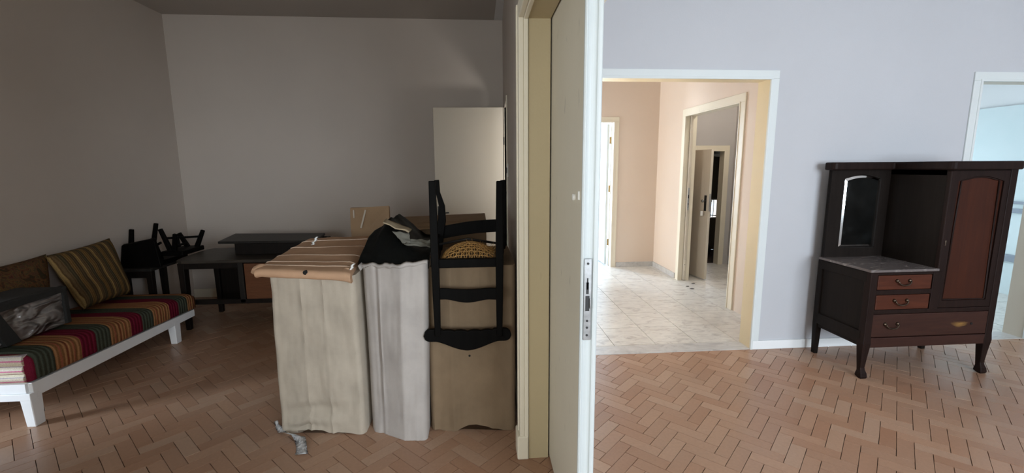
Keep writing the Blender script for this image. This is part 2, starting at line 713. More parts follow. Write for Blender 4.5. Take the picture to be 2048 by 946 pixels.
def tiles(root, x0, x1, y0, y1, sx, sy, ox, oy, m='marble_tile', skip=None):
    nx0, nx1 = math.floor((x0-ox)/sx), math.ceil((x1-ox)/sx)
    ny0, ny1 = math.floor((y0-oy)/sy), math.ceil((y1-oy)/sy)
    for i in range(nx0, nx1):
        for j in range(ny0, ny1):
            g = .0010
            pl = clip_poly([(ox+i*sx+g, oy+j*sy+g), (ox+(i+1)*sx-g, oy+j*sy+g), (ox+(i+1)*sx-g, oy+(j+1)*sy-g),
                            (ox+i*sx+g, oy+(j+1)*sy-g)], x0, x1, y0, y1)
            if len(pl) >= 3:
                obj('floor_tile', piece(BM(), pl, -.012, random.uniform(-.0005, .0005)), m, root)


fh = sroot('floor', 'worn pale marble tile floor of the hallway', 'floor')
obj('subfloor', box(-1.6, 3.75, 3.43, 6.47, -.06, -.009), 'grout_light', fh)
tiles(fh, .52, 2.66, 3.43, 6.4, .3535, .40, 1.113, 3.848)
tiles(fh, 2.66, 3.75, 4.05, 6.45, .3535, .40, 1.113, 3.848)
fk = sroot('floor', 'pale bluish tile floor of the room behind the cabinet', 'floor')
obj('subfloor', box(3.76, 6.2, 3.43, 6.9, -.06, -.009), 'grout_light', fk)
tiles(fk, 3.83, 6.0, 3.43, 6.6, .40, .40, 4.0, 3.43)
struct('trim_1', box(.52, 2.20, Y_LIV-.004, 3.432, -.05, .004), 'marble_strip',
       'grey marble threshold strip under the hallway opening', 'threshold', .001)
struct('trim_2', box(3.88, 4.61, Y_LIV-.004, 3.44, -.05, .004), 'marble_strip',
       'grey marble threshold strip at the doorway behind the cabinet', 'threshold', .001)

# ------------------------------------------------------------------ walls and ceilings
b = BM()
for q in ((RYL-.15, -1.55, 0, CEIL), (-.25, 1.93, 0, CEIL), (-1.55, -.25, 0, .85), (-1.55, -.25, 1.95, CEIL),
          (2.52, Y_STORE+.15, 0, CEIL), (1.93, 2.52, 1.02, CEIL)):
    bx(b, LX0-.15, LX0, q[0], q[1], q[2], q[3])
struct('wall_left', b, 'paint_store',
       'dim beige plaster wall behind the striped daybed', 'wall')
struct('wall_back_left', box(LX0, .533, Y_STORE, Y_STORE+.15, 0, CEIL), 'paint_store',
       'dim beige plaster wall above the desk and the cardboard boxes', 'wall')
# rear walls with the window openings (behind the camera)
WX_0, WX_1, WA, WB = -2.35, .05, .85, 1.95
b = BM()
for q in ((LX0, WX_0, 0, CEIL), (WX_1, .215, 0, CEIL), (WX_0, WX_1, 0, WA), (WX_0, WX_1, WB, CEIL)):
    bx(b, q[0], q[1], RYL-.15, RYL, q[2], q[3])
struct('wall_front_left', b, 'paint_store', 'plaster wall with a low window opposite the desk', 'wall')
b = BM()
for q in ((.345, 1.5, 0, CEIL), (4.2, LX1, 0, CEIL), (1.5, 4.2, 0, .6), (1.5, 4.2, 2.65, CEIL)):
    bx(b, q[0], q[1], RY-.15, RY, q[2], q[3])
struct('wall_front_right', b, 'paint_living', 'plaster wall with the wide window opposite the hallway opening', 'wall')
struct('wall_right', box(LX1, LX1+.15, RY-.15, Y_LIV+.15, 0, CEIL), 'paint_living',
       'pale plaster wall at the far right of the bright room', 'wall')


def skew(x, y):      # the dividing wall leans a little towards the hallway as it recedes
    return x+max(0, y-2.067)*.0303


# dividing wall: storage-room skin, pocket for the sliding door, far skin
YJ, DW0, DW1 = 2.067, 4.10, 4.88
b = BM()


def skin(y0, y1, z0, z1, xa, xb, k=1):
    hexa(b, [(skew(xa, y0), y0, z0), (xb, y0, z0), (xb, y1, z0), (skew(xa, y1), y1, z0),
             (skew(xa, y0), y0, z1), (xb, y0, z1), (xb, y1, z1), (skew(xa, y1), y1, z1)])


skin(YJ+.012, 3.0, 0, CEIL, .215, .333)
bx(b, .408, .52, YJ+.012, 3.0, 0, CEIL)
bx(b, .333, .408, YJ+.012, 3.0, 2.22, CEIL)
skin(3.0, DW0, 0, CEIL, .215, .52)
skin(DW0, DW1, 2.10, CEIL, .215, .52)
skin(DW1, Y_STORE, 0, CEIL, .215, .52)
# over the wide opening
bx(b, .215, .333, -.35, YJ+.012, 2.13, CEIL)
bx(b, .408, .52, -.35, YJ+.012, 2.13, CEIL)
bx(b, .333, .408, -.35, YJ+.012, 2.22, CEIL)
# near side
bx(b, .215, .52, RY, -.35, 0, CEIL)
struct('wall_divider', b, 'paint_store', 'plaster wall between the dark storeroom and the bright room', 'wall')
b = BM()
bx(b, .521, .533, Y_LIV+.15, DW0, 0, CEIL)
bx(b, .521, .533, DW1, Y_STORE+.15, 0, CEIL)
bx(b, .521, .533, DW0, DW1, 2.10, CEIL)
struct('wall_hall_left', b, 'paint_hall', 'peach wall on the left side of the hallway', 'wall')

# living-room back wall with the two openings
X1A, X1B, HD = .58, 2.182, 2.105
X2A, X2B = 3.875, 4.615
b = BM()
for q in ((.52, X1A-.03, 0, CEIL), (X1B+.03, X2A-.03, 0, CEIL), (X2B+.03, LX1, 0, CEIL), (X1A-.03, X1B+.03, HD+.03, CEIL),
          (X2A-.03, X2B+.03, HD+.03, CEIL)):
    bx(b, q[0], q[1], Y_LIV, Y_LIV+.075, q[2], q[3])
struct('wall_back_right', b, 'paint_living', 'pale bluish white plaster wall behind the dark cabinet', 'wall')
b = BM()
for q in ((.52, X1A-.03, 0, CEIL), (X1B+.03, X2A-.03, 0, CEIL), (X1A-.03, X1B+.03, HD+.03, CEIL)):
    bx(b, q[0], q[1], Y_LIV+.075, Y_LIV+.15, q[2], q[3])
bx(b, 2.6, 2.72, Y_LIV+.15, 4.30, 0, CEIL)
bx(b, 2.6, 2.72, 5.52, Y_HALL, 0, CEIL)
bx(b, 2.6, 2.72, 4.30, 5.52, 2.115, CEIL)
struct('wall_hall_right', b, 'paint_hall', 'peach hallway wall pierced by the wide cream-framed doorway', 'wall')
b = BM()
bx(b, -1.5, 1.17, Y_HALL, Y_HALL+.14, 0, CEIL)
bx(b, 1.98, 2.6, Y_HALL, Y_HALL+.14, 0, CEIL)
bx(b, 1.17, 1.98, Y_HALL, Y_HALL+.14, 2.125, CEIL)
struct('wall_hall_back', b, 'paint_hall', 'peach wall at the end of the hallway', 'wall')
b = BM()
bx(b, -1.5, .521, Y_STORE+.15, Y_STORE+.16, 0, CEIL)
bx(b, -1.6, -1.5, Y_STORE+.15, Y_HALL, 0, .4)
bx(b, -1.6, -1.5, Y_STORE+.15, Y_HALL, 2.4, CEIL)
struct('wall_corridor', b, 'paint_hall', 'peach walls of the side corridor that joins the hallway', 'wall')
# vestibule beyond the hallway
VX0, VX1, VH = 2.80, 3.60, 1.69
b = BM()
bx(b, 2.6, VX0-.02, Y_HALL, Y_HALL+.12, 0, CEIL)
bx(b, VX1+.02, 3.83, Y_HALL, Y_HALL+.12, 0, CEIL)
bx(b, VX0-.02, VX1+.02, Y_HALL, Y_HALL+.12, VH+.02, CEIL)
struct('wall_vestibule_back', b, 'paint_vestibule', 'grey wall over the low door beyond the hallway', 'wall')
struct('wall_vestibule_right', box(3.75, 3.79, 4.05, Y_HALL, 0, CEIL), 'paint_vestibule',
       'grey side wall beyond the hallway', 'wall')
struct('wall_vestibule_front', box(2.72, 3.79, 3.95, 4.05, 0, CEIL), 'paint_vestibule',
       'grey wall near the wide cream doorway', 'wall')
# stair cupboard behind the low door
b = BM()
WX0, WX1, WZ0, WZ1 = 3.98, 4.22, .56, .90
SY = 7.55
bx(b, 2.5, WX0, SY, SY+.12, 0, 2.4)
bx(b, WX1, 4.44, SY, SY+.12, 0, 2.4)
bx(b, WX0, WX1, SY, SY+.12, 0, WZ0)
bx(b, WX0, WX1, SY, SY+.12, WZ1, 2.4)
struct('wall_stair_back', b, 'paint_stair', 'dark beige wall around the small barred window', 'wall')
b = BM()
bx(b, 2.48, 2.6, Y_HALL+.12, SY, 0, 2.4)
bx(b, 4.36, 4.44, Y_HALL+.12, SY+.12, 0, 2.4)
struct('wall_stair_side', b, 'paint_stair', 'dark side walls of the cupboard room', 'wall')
b = BM()
hexa(b, [(2.5, 6.47, 2.25), (4.44, 6.47, 2.25), (4.44, 7.6, 1.75), (2.5, 7.6, 1.75),
         (2.5, 6.47, 2.35), (4.44, 6.47, 2.35), (4.44, 7.6, 1.85), (2.5, 7.6, 1.85)])
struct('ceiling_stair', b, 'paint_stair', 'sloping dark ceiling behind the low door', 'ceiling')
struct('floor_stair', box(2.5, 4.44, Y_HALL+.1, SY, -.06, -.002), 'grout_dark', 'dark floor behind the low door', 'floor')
# bright room at the end of the hallway
b = BM()
bx(b, .25, .33, 6.49, 8.1, 0, 2.6)
bx(b, .25, .33, 9.2, 9.4, 0, 2.6)
bx(b, .25, .33, 8.1, 9.2, 0, .7)
bx(b, .25, .33, 8.1, 9.2, 2.3, 2.6)
bx(b, .25, 2.42, 9.3, 9.4, 0, 2.6)
bx(b, 2.34, 2.42, 6.49, 9.3, 0, 2.6)
bx(b, .25, 2.42, 6.49, 9.4, 2.6, 2.66)
struct('wall_far_room', b, 'paint_white', 'bright white room seen through the door at the hallway end', 'wall')
struct('floor_far_room', box(.25, 2.42, 6.4, 9.4, -.06, -.001), 'marble_strip', 'pale floor of the bright far room', 'floor')
# kitchen behind the cabinet
b = BM()
bx(b, 6.0, 6.1, Y_LIV+.15, 6.6, 0, 2.12)
struct('wall_kitchen_right', b, 'tile_kitchen', 'glossy pale blue tiled wall behind the cabinet', 'wall')
b = BM()
bx(b, 6.03, 6.1, Y_LIV+.15, 6.6, 2.12, CEIL)
bx(b, 3.83, 4.52, 6.6, 6.7, 0, CEIL)
bx(b, 3.79, 3.83, 3.43, 6.7, 0, CEIL)
bx(b, 5.62, 6.1, 6.6, 6.7, 0, CEIL)
bx(b, 4.52, 5.62, 6.6, 6.7, 2.35, CEIL)
struct('wall_kitchen_upper', b, 'paint_white', 'white plaster above the blue tiled wall', 'wall')
b = BM()
bx(b, 5.6, 6.1, 3.40, 3.5, 0, CEIL)
bx(b, 4.645, 5.7, 3.355, 3.43, 0, CEIL)
bx(b, 3.78, 3.845, 3.355, 3.43, 0, CEIL)
struct('wall_kitchen_front', b, 'paint_white', 'white wall flanking the doorway behind the cabinet', 'wall')

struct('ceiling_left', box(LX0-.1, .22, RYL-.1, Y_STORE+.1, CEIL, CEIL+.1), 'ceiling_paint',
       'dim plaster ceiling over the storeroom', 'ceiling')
b = BM()
bx(b, .22, 6.1, RY-.1, 6.9, CEIL, CEIL+.1)
bx(b, -1.6, .22, Y_STORE+.1, 6.5, CEIL, CEIL+.1)
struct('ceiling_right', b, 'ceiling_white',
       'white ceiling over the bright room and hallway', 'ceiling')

b = BM()  # bands put on the tiles in place of reflected door bars
bx(b, 5.975, 6.0, 3.6, 6.4, .93, .98)
bx(b, 5.98, 6.0, 3.6, 6.4, 1.03, 1.06)
struct('trim_10', b, 'reflection_grey', 'grey blue bands standing in for bars reflected in the blue tiled wall', 'reflection', .003)
struct('trim_11', box(5.975, 6.0, 3.6, 6.4, .38, .46), 'reflection_grey', 'lower grey blue band standing in for a bar reflected in the blue tiled wall', 'reflection', .003)
# baseboards
struct('baseboard_right', box(X1B+.0, X2A-.075, Y_LIV-.014, Y_LIV, 0, .072), 'enamel_skirt',
       'low white baseboard under the pale wall behind the cabinet', 'baseboard', .003)
struct('baseboard_hall_back', box(2.03, 2.6, Y_HALL-.014, Y_HALL, 0, .07), 'marble_strip',
       'grey marble baseboard at the hallway end', 'baseboard', .002)
struct('baseboard_hall_right', box(2.586, 2.6, 5.60, Y_HALL-.014, 0, .07), 'marble_strip',
       'grey marble baseboard left of the wide cream doorway', 'baseboard', .002)
b = BM()
hexa(b, [(skew(.198, 2.15), 2.15, 0), (skew(.216, 2.15), 2.15, 0), (skew(.216, 4.02), 4.02, 0), (skew(.198, 4.02), 4.02, 0),
         (skew(.198, 2.15), 2.15, .10), (skew(.216, 2.15), 2.15, .10), (skew(.216, 4.02), 4.02, .10), (skew(.198, 4.02), 4.02, .10)])
struct('baseboard_divider', b, 'enamel_cream', 'cream baseboard on the wall beside the brown box', 'baseboard', .003)
struct('baseboard_back_left', box(LX0, .3, Y_STORE-.015, Y_STORE, 0, .1), 'enamel_cream',
       'cream baseboard behind the desk', 'baseboard', .003)


# door casings -------------------------------------------------------
def casing_y(name, x0, x1, zt, yf, w, m, label, jm, depth, mj=None, proud=.012):
    """casing on a wall facing -Y, opening x0..x1; jamb lining depth back"""
    r = sroot(name, label, 'door frame', ((x0+x1)/2, yf, 0))
    for xa, xb in ((x0-w, x0), (x1, x1+w)):
        bm = BM()
        bx(bm, xa, xb, yf-proud, yf, 0, zt)
        obj('side_casing', bm, m, r, bevel=.003)
    obj('head_casing', box(x0-w, x1+w, yf-proud, yf, zt, zt+w), m, r, bevel=.003)
    bm = BM()
    for xa, xb in ((x0-.012, x0+.006), (x1-.006, x1+.012)):
        bx(bm, xa, xb, yf-proud-.005, yf, 0, zt-.006)
    bx(bm, x0-.012, x1+.012, yf-proud-.005, yf, zt-.006, zt+.012)
    obj('bead', bm, m, r, bevel=.002)
    obj('jamb', box(x0-.03, x0, yf, yf+depth, 0, zt), jm, r)
    obj('jamb', box(x1, x1+.03, yf, yf+depth, 0, zt), jm, r)
    obj('head_jamb', box(x0-.03, x1+.03, yf, yf+depth, zt, zt+.03), jm, r)
    return r


casing_y('trim_3', X1A, X1B, HD, Y_LIV, .06, 'enamel_white', 'white door frame with cream jamb around the wide hallway opening',
         'enamel_old', .15)
casing_y('trim_4', X2A, X2B, HD, Y_LIV, .065, 'enamel_white', 'pale door frame of the doorway half hidden by the cabinet',
         'enamel_leaf', .15)
casing_y('trim_5', 1.20, 1.95, 2.095, Y_HALL, .07, 'enamel_cream', 'cream door frame at the hallway end',
         'enamel_cream', .14)
casing_y('trim_6', VX0, VX1, VH, Y_HALL, .075, 'enamel_cream', 'cream frame of the low door beyond the hallway',
         'enamel_cream', .12)
# wide doorway in the hallway side wall (faces -X)
r = sroot('trim_7', 'cream frame of the wide doorway in the peach hallway wall', 'door frame', (2.6, 4.9, 0))
HY0, HY1, HH = 4.33, 5.49, 2.085
for y0, y1 in ((HY0-.085, HY0), (HY1, HY1+.085)):
    obj('side_casing', box(2.585, 2.6, y0, y1, 0, HH), 'enamel_cream', r, bevel=.003)
obj('head_casing', box(2.585, 2.6, HY0-.085, HY1+.085, HH, HH+.085), 'enamel_cream', r, bevel=.003)
bm = BM()
bx(bm, 2.579, 2.6, HY0-.006, HY0+.008, 0, HH)
bx(bm, 2.579, 2.6, HY1-.008, HY1+.006, 0, HH)
bx(bm, 2.579, 2.6, HY0-.006, HY1+.006, HH-.006, HH+.008)
obj('bead', bm, 'enamel_cream', r, bevel=.002)
obj('jamb', box(2.6, 2.72, HY0-.03, HY0, 0, HH), 'enamel_cream', r)
bm = BM()
bx(bm, 2.6, 2.642, HY1, HY1+.03, 0, HH)
bx(bm, 2.682, 2.73, HY1-.01, HY1+.03, 0, HH)
obj('jamb', bm, 'enamel_cream', r)
obj('head_jamb', box(2.6, 2.72, HY0-.03, HY1+.03, HH, HH+.03), 'enamel_cream', r)
dr = sroot('door_1', 'edge of the cream sliding door tucked into the hallway doorway jamb', 'door', (2.662, HY1, 0))
obj('door_panel', box(2.646, 2.678, HY1-.025, HY1+.028, .008, HH), 'enamel_leaf', dr, bevel=.004)
lp = obj('lock_plate', box(2.652, 2.672, HY1-.027, HY1-.024, .92, 1.20), 'steel', dr, bevel=.001)
obj('keyhole', box(2.658, 2.666, HY1-.0285, HY1-.0265, .98, 1.01), 'steel_dark', lp)
obj('latch_slot', box(2.655, 2.669, HY1-.0285, HY1-.0265, 1.07, 1.11), 'steel_dark', lp)
fp = obj('foot_plate', box(2.655, 2.669, HY1-.0265, HY1-.024, .13, .27), 'enamel_cream', dr, bevel=.002)
obj('bolt_hole', box(2.659, 2.665, HY1-.028, HY1-.0262, .205, .217), 'steel_dark', fp)

# storeroom opening: casing, lining, pocket
r = sroot('trim_8', 'cream door frame and lining where the sliding door enters its pocket', 'door frame', (.28, YJ, 0))
ZT = 2.117
bm = BM()
bx(bm, .192, .216, YJ-.005, YJ+.075, 0, ZT+.07)
obj('side_casing', bm, 'enamel_cream', r, bevel=.004)
obj('casing_bead', box(.186, .200, YJ+.045, YJ+.075, 0, ZT+.07), 'enamel_cream', r, bevel=.004)
obj('inner_bead', box(.216, .236, YJ-.008, YJ+.012, 0, ZT+.006), 'enamel_cream', r, bevel=.004)
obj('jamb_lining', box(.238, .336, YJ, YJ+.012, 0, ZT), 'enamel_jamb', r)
obj('jamb_lining', box(.405, .52, YJ, YJ+.012, 0, ZT), 'enamel_cream', r)
obj('head_casing', box(.192, .216, -.42, YJ-.005, ZT, ZT+.07), 'enamel_cream', r, bevel=.004)
obj('inner_bead', box(.216, .236, -.35, YJ-.008, ZT-.006, ZT+.012), 'enamel_cream', r, bevel=.004)
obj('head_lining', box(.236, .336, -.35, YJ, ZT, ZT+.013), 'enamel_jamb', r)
obj('head_lining', box(.405, .52, -.35, YJ, ZT, ZT+.013), 'enamel_cream', r)
bm = BM()
prism(bm, [(.178, YJ-.012), (.236, YJ-.012), (.236, YJ+.02), (.20, YJ+.10), (.178, YJ+.10)], 'z', 0, .13)
obj('plinth_block', bm, 'enamel_cream', r, bevel=.008)

# big sliding door with lock edge
YD = 1.44
dr = sroot('door_2', 'stained cream sliding door with a steel lock plate half out of its pocket', 'door', (.37, YD+.4, 0))
bm = BM()
# channelled front edge profile, extruded vertically
prof = [(.343, 2.40), (.343, YD+.012), (.3435, YD+.003), (.347, YD), (.3505, YD+.001)]
for k in range(9):
    a = PI*k/8
    prof.append((.3675-.0165*math.cos(a), YD+.002+.0095*math.sin(a)))
prof += [(.3855, YD+.001), (.389, YD), (.397, YD), (.3995, YD+.003), (.400, YD+.012), (.400, 2.40)]
prism(bm, prof, 'z', .012, 2.17)
obj('door_panel', bm, 'enamel_stained', dr)
bm = BM()
prism(bm, [(.3425, YD+.014), (.3425, YD+.003), (.347, YD-.0008), (.3505, YD+.0004)] +
      [(.3675-.0165*math.cos(PI*k/8), YD+.0012+.0095*math.sin(PI*k/8)) for k in range(9)] +
      [(.3855, YD+.0004), (.389, YD-.0008), (.397, YD-.0008), (.4005, YD+.003), (.4005, YD+.014)], 'z', .012, 2.17)
obj('edge_molding', bm, 'enamel_edge', dr)
lp = obj('lock_plate', box(.3525, .3785, YD-.0015, YD+.004, .881, 1.166), 'steel', dr, bevel=.0012, label='steel lock plate')
for nm, x0, x1, z0, z1 in (('keyhole_slot', .3605, .3695, 1.045, 1.085), ('keyhole_slot', .3625, .3675, 1.06, 1.10),
                           ('latch_pocket', .3585, .3725, .985, 1.038)):
    obj(nm, box(x0, x1, YD-.0022, YD-.0012, z0, z1), 'steel_dark', lp)
bm = BM()
for z in (1.150, .962-.012, .926, .899):
    tube(bm, [(.3655, YD-.003, z), (.3655, YD-.001, z)], .0042, 10)
obj('screw', bm, 'steel_dark', lp)
obj('latch_bolt', box(.3725, .3765, YD-.008, YD-.001, .995, 1.03), 'steel', lp, bevel=.001)
tube_b = tube(BM(), [(.343, 1.56, 1.365), (.337, 1.56, 1.365), (.335, 1.56, 1.365)], [.012, .012, .009], 12)
obj('finger_pull', tube_b, 'white_plastic', dr, label='small white pull')
obj('finger_pull', box(.337, .344, 1.478, 1.488, 1.36, 1.39), 'white_plastic', dr, bevel=.002, label='small white tab')

# open door leaf in the storeroom back corner
dr = sroot('door_3', 'cream flush door standing open against the dim back wall', 'door', (-.06, 4.88, 0))
bm = BM()
hexa(bm, [(-.452, 4.885, .01), (.283, 4.845, .01), (.285, 4.88, .01), (-.450, 4.92, .01),
          (-.452, 4.885, 2.098), (.283, 4.845, 2.098), (.285, 4.88, 2.098), (-.450, 4.92, 2.098)])
obj('door_panel', bm, 'enamel_leaf', dr, bevel=.003)
hp = obj('handle_plate', box(-.433, -.401, 4.878, 4.884, .865, 1.06), 'steel_dark', dr, bevel=.002)
obj('lever_handle', path_bar(BM(), [(-.417, 4.88, .99), (-.417, 4.835, .99), (-.40, 4.83, .99), (-.31, 4.832, .992)],
                             [(.014, .014)]*4, (0, 0, 1)), 'steel_dark', hp, bevel=.003)
for z in (.3, 1.75):
    obj('hinge', tube(BM(), [(.289, 4.855, z-.04), (.289, 4.855, z+.04)], .007, 8), 'steel_dark', dr)
r = sroot('trim_9', 'thin cream frame strip beside the open flush door', 'door frame', (.29, 4.5, 0))
bm = BM()
hexa(bm, [(skew(.208, 4.88), 4.88, 0), (.53, 4.88, 0), (.53, 4.90, 0), (skew(.208, 4.9), 4.90, 0),
          (skew(.208, 4.88), 4.88, 2.1), (.53, 4.88, 2.1), (.53, 4.90, 2.1), (skew(.208, 4.9), 4.90, 2.1)])
obj('side_casing', bm, 'enamel_cream', r)
obj('side_casing', box(skew(.205, 4.1), .53, 4.085, 4.10, 0, 2.1), 'enamel_cream', r)
# far hall door leaf
dr = sroot('door_4', 'white door leaf standing open into the bright room at the hallway end', 'door', (1.92, 6.8, 0))
obj('door_panel', box(1.895, 1.93, 6.50, 7.24, .01, 2.08), 'enamel_white', dr, bevel=.003)
for z in (.35, 1.15, 1.85):
    obj('hinge', box(1.93, 1.95, 6.485, 6.50, z-.05, z+.05), 'brass', dr, bevel=.002)
# low door
dr = sroot('door_5', 'low cream door standing ajar in front of the dark cupboard room', 'door', (2.86, 5.9, 0))
p0, p1 = Vector((2.800, 6.335, 0)), Vector((2.925, 5.455, 0))
dv = (p1-p0).normalized()
nv = Vector((dv.y, -dv.x, 0))*-.035
bm = BM()
hexa(bm, [p0+Vector((0, 0, .01)), p1+Vector((0, 0, .01)), p1+nv+Vector((0, 0, .01)), p0+nv+Vector((0, 0, .01)),
          p0+Vector((0, 0, 1.68)), p1+Vector((0, 0, 1.68)), p1+nv+Vector((0, 0, 1.68)), p0+nv+Vector((0, 0, 1.68))])
obj('door_panel', bm, 'enamel_leaf', dr, bevel=.003)
qa = p1-dv*.06
for sg in (1, -1):
    base = qa if sg > 0 else qa+nv
    n_ = -nv.normalized() if sg > 0 else nv.normalized()
    pl = bar(BM(), base+n_*.003+Vector((0, 0, .90)), base+n_*.003+Vector((0, 0, 1.10)), .006, .04, side=n_)
    hp = obj('handle_plate', pl, 'steel_dark', dr)
    obj('knob', tube(BM(), [base+Vector((0, 0, 1.03)), base+n_*.035+Vector((0, 0, 1.03)), base+n_*.05+Vector((0, 0, 1.03))],
                     [.010, .012, .020], 10), 'steel', hp, smooth=True)
obj('edge_plate', bar(BM(), p1+nv*.5+dv*.001+Vector((0, 0, .90)), p1+nv*.5+dv*.001+Vector((0, 0, 1.12)), .004, .022, side=dv), 'steel', dr)
kt = obj('key_tag', box(qa.x-.062, qa.x-.03, qa.y-.01, qa.y+.01, .84, .90), 'white_plastic', dr, bevel=.003, label='small white key tag')

# windows -----------------------------------------------------------
def window(name, x0, x1, z0, z1, y, nx, nz, label, fm='enamel_white', w=.05, arch=False):
    r = sroot(name, label, 'window', ((x0+x1)/2, y, z0))
    bm = BM()
    bx(bm, x0, x0+w, y-.03, y+.03, z0, z1)
    bx(bm, x1-w, x1, y-.03, y+.03, z0, z1)
    bx(bm, x0+w, x1-w, y-.03, y+.03, z0, z0+w)
    bx(bm, x0+w, x1-w, y-.03, y+.03, z1-w, z1)
    obj('window_frame', bm, fm, r)
    xs = [x0+w+(x1-x0-2*w)*i/nx for i in range(nx+1)]
    zs = nz if isinstance(nz, list) else [z0+w+(z1-z0-2*w)*i/nz for i in range(nz+1)]
    for x in xs[1:-1]:
        obj('mullion', box(x-.018, x+.018, y-.022, y+.022, z0+w, z1-w), fm, r)
    for z in zs[1:-1]:
        obj('glazing_bar', box(x0+w, x1-w, y-.021, y+.021, z-.02, z+.02), fm, r)
    for a, b_ in zip(xs, xs[1:]):
        for c, d in zip(zs, zs[1:]):
            obj('pane', box(a, b_, y-.003, y+.003, c, d), 'window_glass', r)
    return r


window('window_1', 1.5, 4.2, .60, 2.65, RY-.09, 3, 1, 'wide window lighting the bright room from behind the viewer')
window('window_2', WX_0, WX_1, WA, WB, RYL-.09, 3, 1, 'low window lighting the storeroom from behind the viewer')
r = sroot('window_5', 'side window of the storeroom beyond the left edge of the view', 'window', (LX0-.1, -.9, .85))
bm = BM()
for y0, y1, z0, z1 in ((-1.55, -1.50, .85, 1.95), (-.30, -.25, .85, 1.95), (-1.50, -.30, .85, .90), (-1.50, -.30, 1.90, 1.95)):
    bx(bm, LX0-.12, LX0-.06, y0, y1, z0, z1)
obj('window_frame', bm, 'enamel_white', r)
obj('pane', box(LX0-.093, LX0-.087, -1.50, -.30, .90, 1.90), 'window_glass', r)
r = sroot('window_6', 'balcony door with its shutter half lowered, beyond the left edge of the view', 'window', (LX0-.1, 2.2, 0))
bm = BM()
for y0, y1, z0, z1 in ((1.93, 1.96, 0, 1.02), (2.49, 2.52, 0, 1.02), (1.96, 2.49, 0, .03), (1.96, 2.49, .98, 1.02)):
    bx(bm, LX0-.12, LX0-.06, y0, y1, z0, z1)
obj('window_frame', bm, 'enamel_white', r)
window('window_3', 4.52, 5.62, .02, 2.35, 6.65, 2, [.07, .42, .97, 1.55, 2.30],
       'tall glazed back door reflected in the blue tiles', 'steel', .06)
r = sroot('window_4', 'tiny window with vertical bars in the dark cupboard room', 'window', (4.1, SY, WZ0))
bm = BM()
bx(bm, WX0, WX0+.018, SY-.005, SY+.10, WZ0, WZ1)
bx(bm, WX1-.018, WX1, SY-.005, SY+.10, WZ0, WZ1)
bx(bm, WX0+.018, WX1-.018, SY-.005, SY+.10, WZ0, WZ0+.018)
bx(bm, WX0+.018, WX1-.018, SY-.005, SY+.10, WZ1-.018, WZ1)
obj('window_frame', bm, 'white_plastic', r)
for k in range(4):
    x = WX0+.018+(WX1-WX0-.036)*(k+.7)/4.4
    obj('window_bar', tube(BM(), [(x, SY+.05, WZ0+.018), (x, SY+.05, WZ1-.018)], .007, 8), 'steel_dark', r)
o = obj('brick_wall', box(3.9, 4.4, 8.45, 8.5, .2, 1.5), 'red_brick', loc=(4.15, 8.47, .2))
tag(o, 'reddish brick wall outside the tiny barred window', 'wall')
o['kind'] = 'structure'

# ------------------------------------------------------------------ small fixtures
b = BM()
sw = thing('light_switch', 'slim light switch on the dim wall left of the sliding door', 'switch', (.27, 3.97, 1.445))
xs = skew(.215, 3.97)
obj('switch_plate', box(xs-.008, xs, 3.93, 4.01, 1.385, 1.505), 'white_plastic', sw, bevel=.003)
obj('rocker', box(xs-.013, xs-.007, 3.955, 3.985, 1.42, 1.47), 'steel_dark', sw, bevel=.002)
lf = thing('ceiling_lamp', 'small white ceiling lamp with loose wires in the dark cupboard room', 'lamp', (4.05, 7.1, 1.9))
lp_ = at(1438, 311, Y=7.1)
obj('lamp_base', tube(BM(), [(lp_.x, 7.1, 2.0), (lp_.x, 7.1, lp_.z+.02)], [.05, .06], 16), 'white_plastic', lf)
obj('lamp_shade', tube(BM(), [(lp_.x, 7.1, lp_.z+.03), (lp_.x, 7.1, lp_.z), (lp_.x, 7.1, lp_.z-.02)], [.11, .10, .05], 16), 'white_plastic', lf, smooth=True)
wpts = [(lp_.x+.05, 7.08, lp_.z), (lp_.x+.10, 7.05, lp_.z-.05), (lp_.x+.0, 7.0, lp_.z-.07), (lp_.x+.13, 7.02, lp_.z-.02)]
obj('wire', tube(BM(), wpts, .006, 6), 'steel_dark', lf)
pa, pb = at(1452, 396, Y=7.0), at(1438, 528, Y=6.8)
bm = BM()
nseg = 14
ring_t, ring_b = [], []
for k in range(nseg+1):
    u = k/nseg
    ring_t.append((pa.x-.06+.20*u, 7.0+.02*math.sin(u*14), pa.z))
    ring_b.append((pb.x-.10+.30*u, 6.85+.035*math.sin(u*14), .01))
front = [[Vector(ring_b[i]).lerp(Vector(ring_t[i]), k/6) for i in range(nseg+1)] for k in range(7)]
loft(bm, front, closed=False)
back = [[p+Vector((0, .004, 0)) for p in rr] for rr in front]
loft(bm, back, closed=False)
o = obj('curtain', bm, 'curtain_cloth', loc=(pb.x, 6.85, 0), smooth=True)
tag(o, 'greyish hanging sheet inside the dark cupboard room beside the low door', 'curtain')
cb = at(1421, 428, Y=7.3)
pts = [(cb.x-.10, 7.3, cb.z+.02)]+[(cb.x-.1+.1*k, 7.3, cb.z+.02-.07*math.sin(k/4*PI)+.05*k/4) for k in range(1, 5)]+[(cb.x+.40, 7.32, cb.z+.16)]
o = obj('hanging_cable', tube(BM(), pts, .008, 6), 'steel_dark', loc=(cb.x, 7.3, cb.z))
tag(o, 'dark cable sagging in front of the tiny barred window', 'cable')
bb = at(1421, 520, Y=7.0)
bm = bmesh.new()
bmesh.ops.create_icosphere(bm, subdivisions=3, radius=.16)
for v in bm.verts:
    v.co *= 1+.25*noise.noise(v.co*9)
    v.co = Vector((bb.x-.06+v.co.x*.7, 7.15+v.co.y*.9, max(.0, .10+v.co.z*.9)))
o = obj('rubbish_bag', bm, 'black_plastic', loc=(bb.x, 7.0, 0), smooth=True)
tag(o, 'black sack on the floor of the dark cupboard room', 'bag')

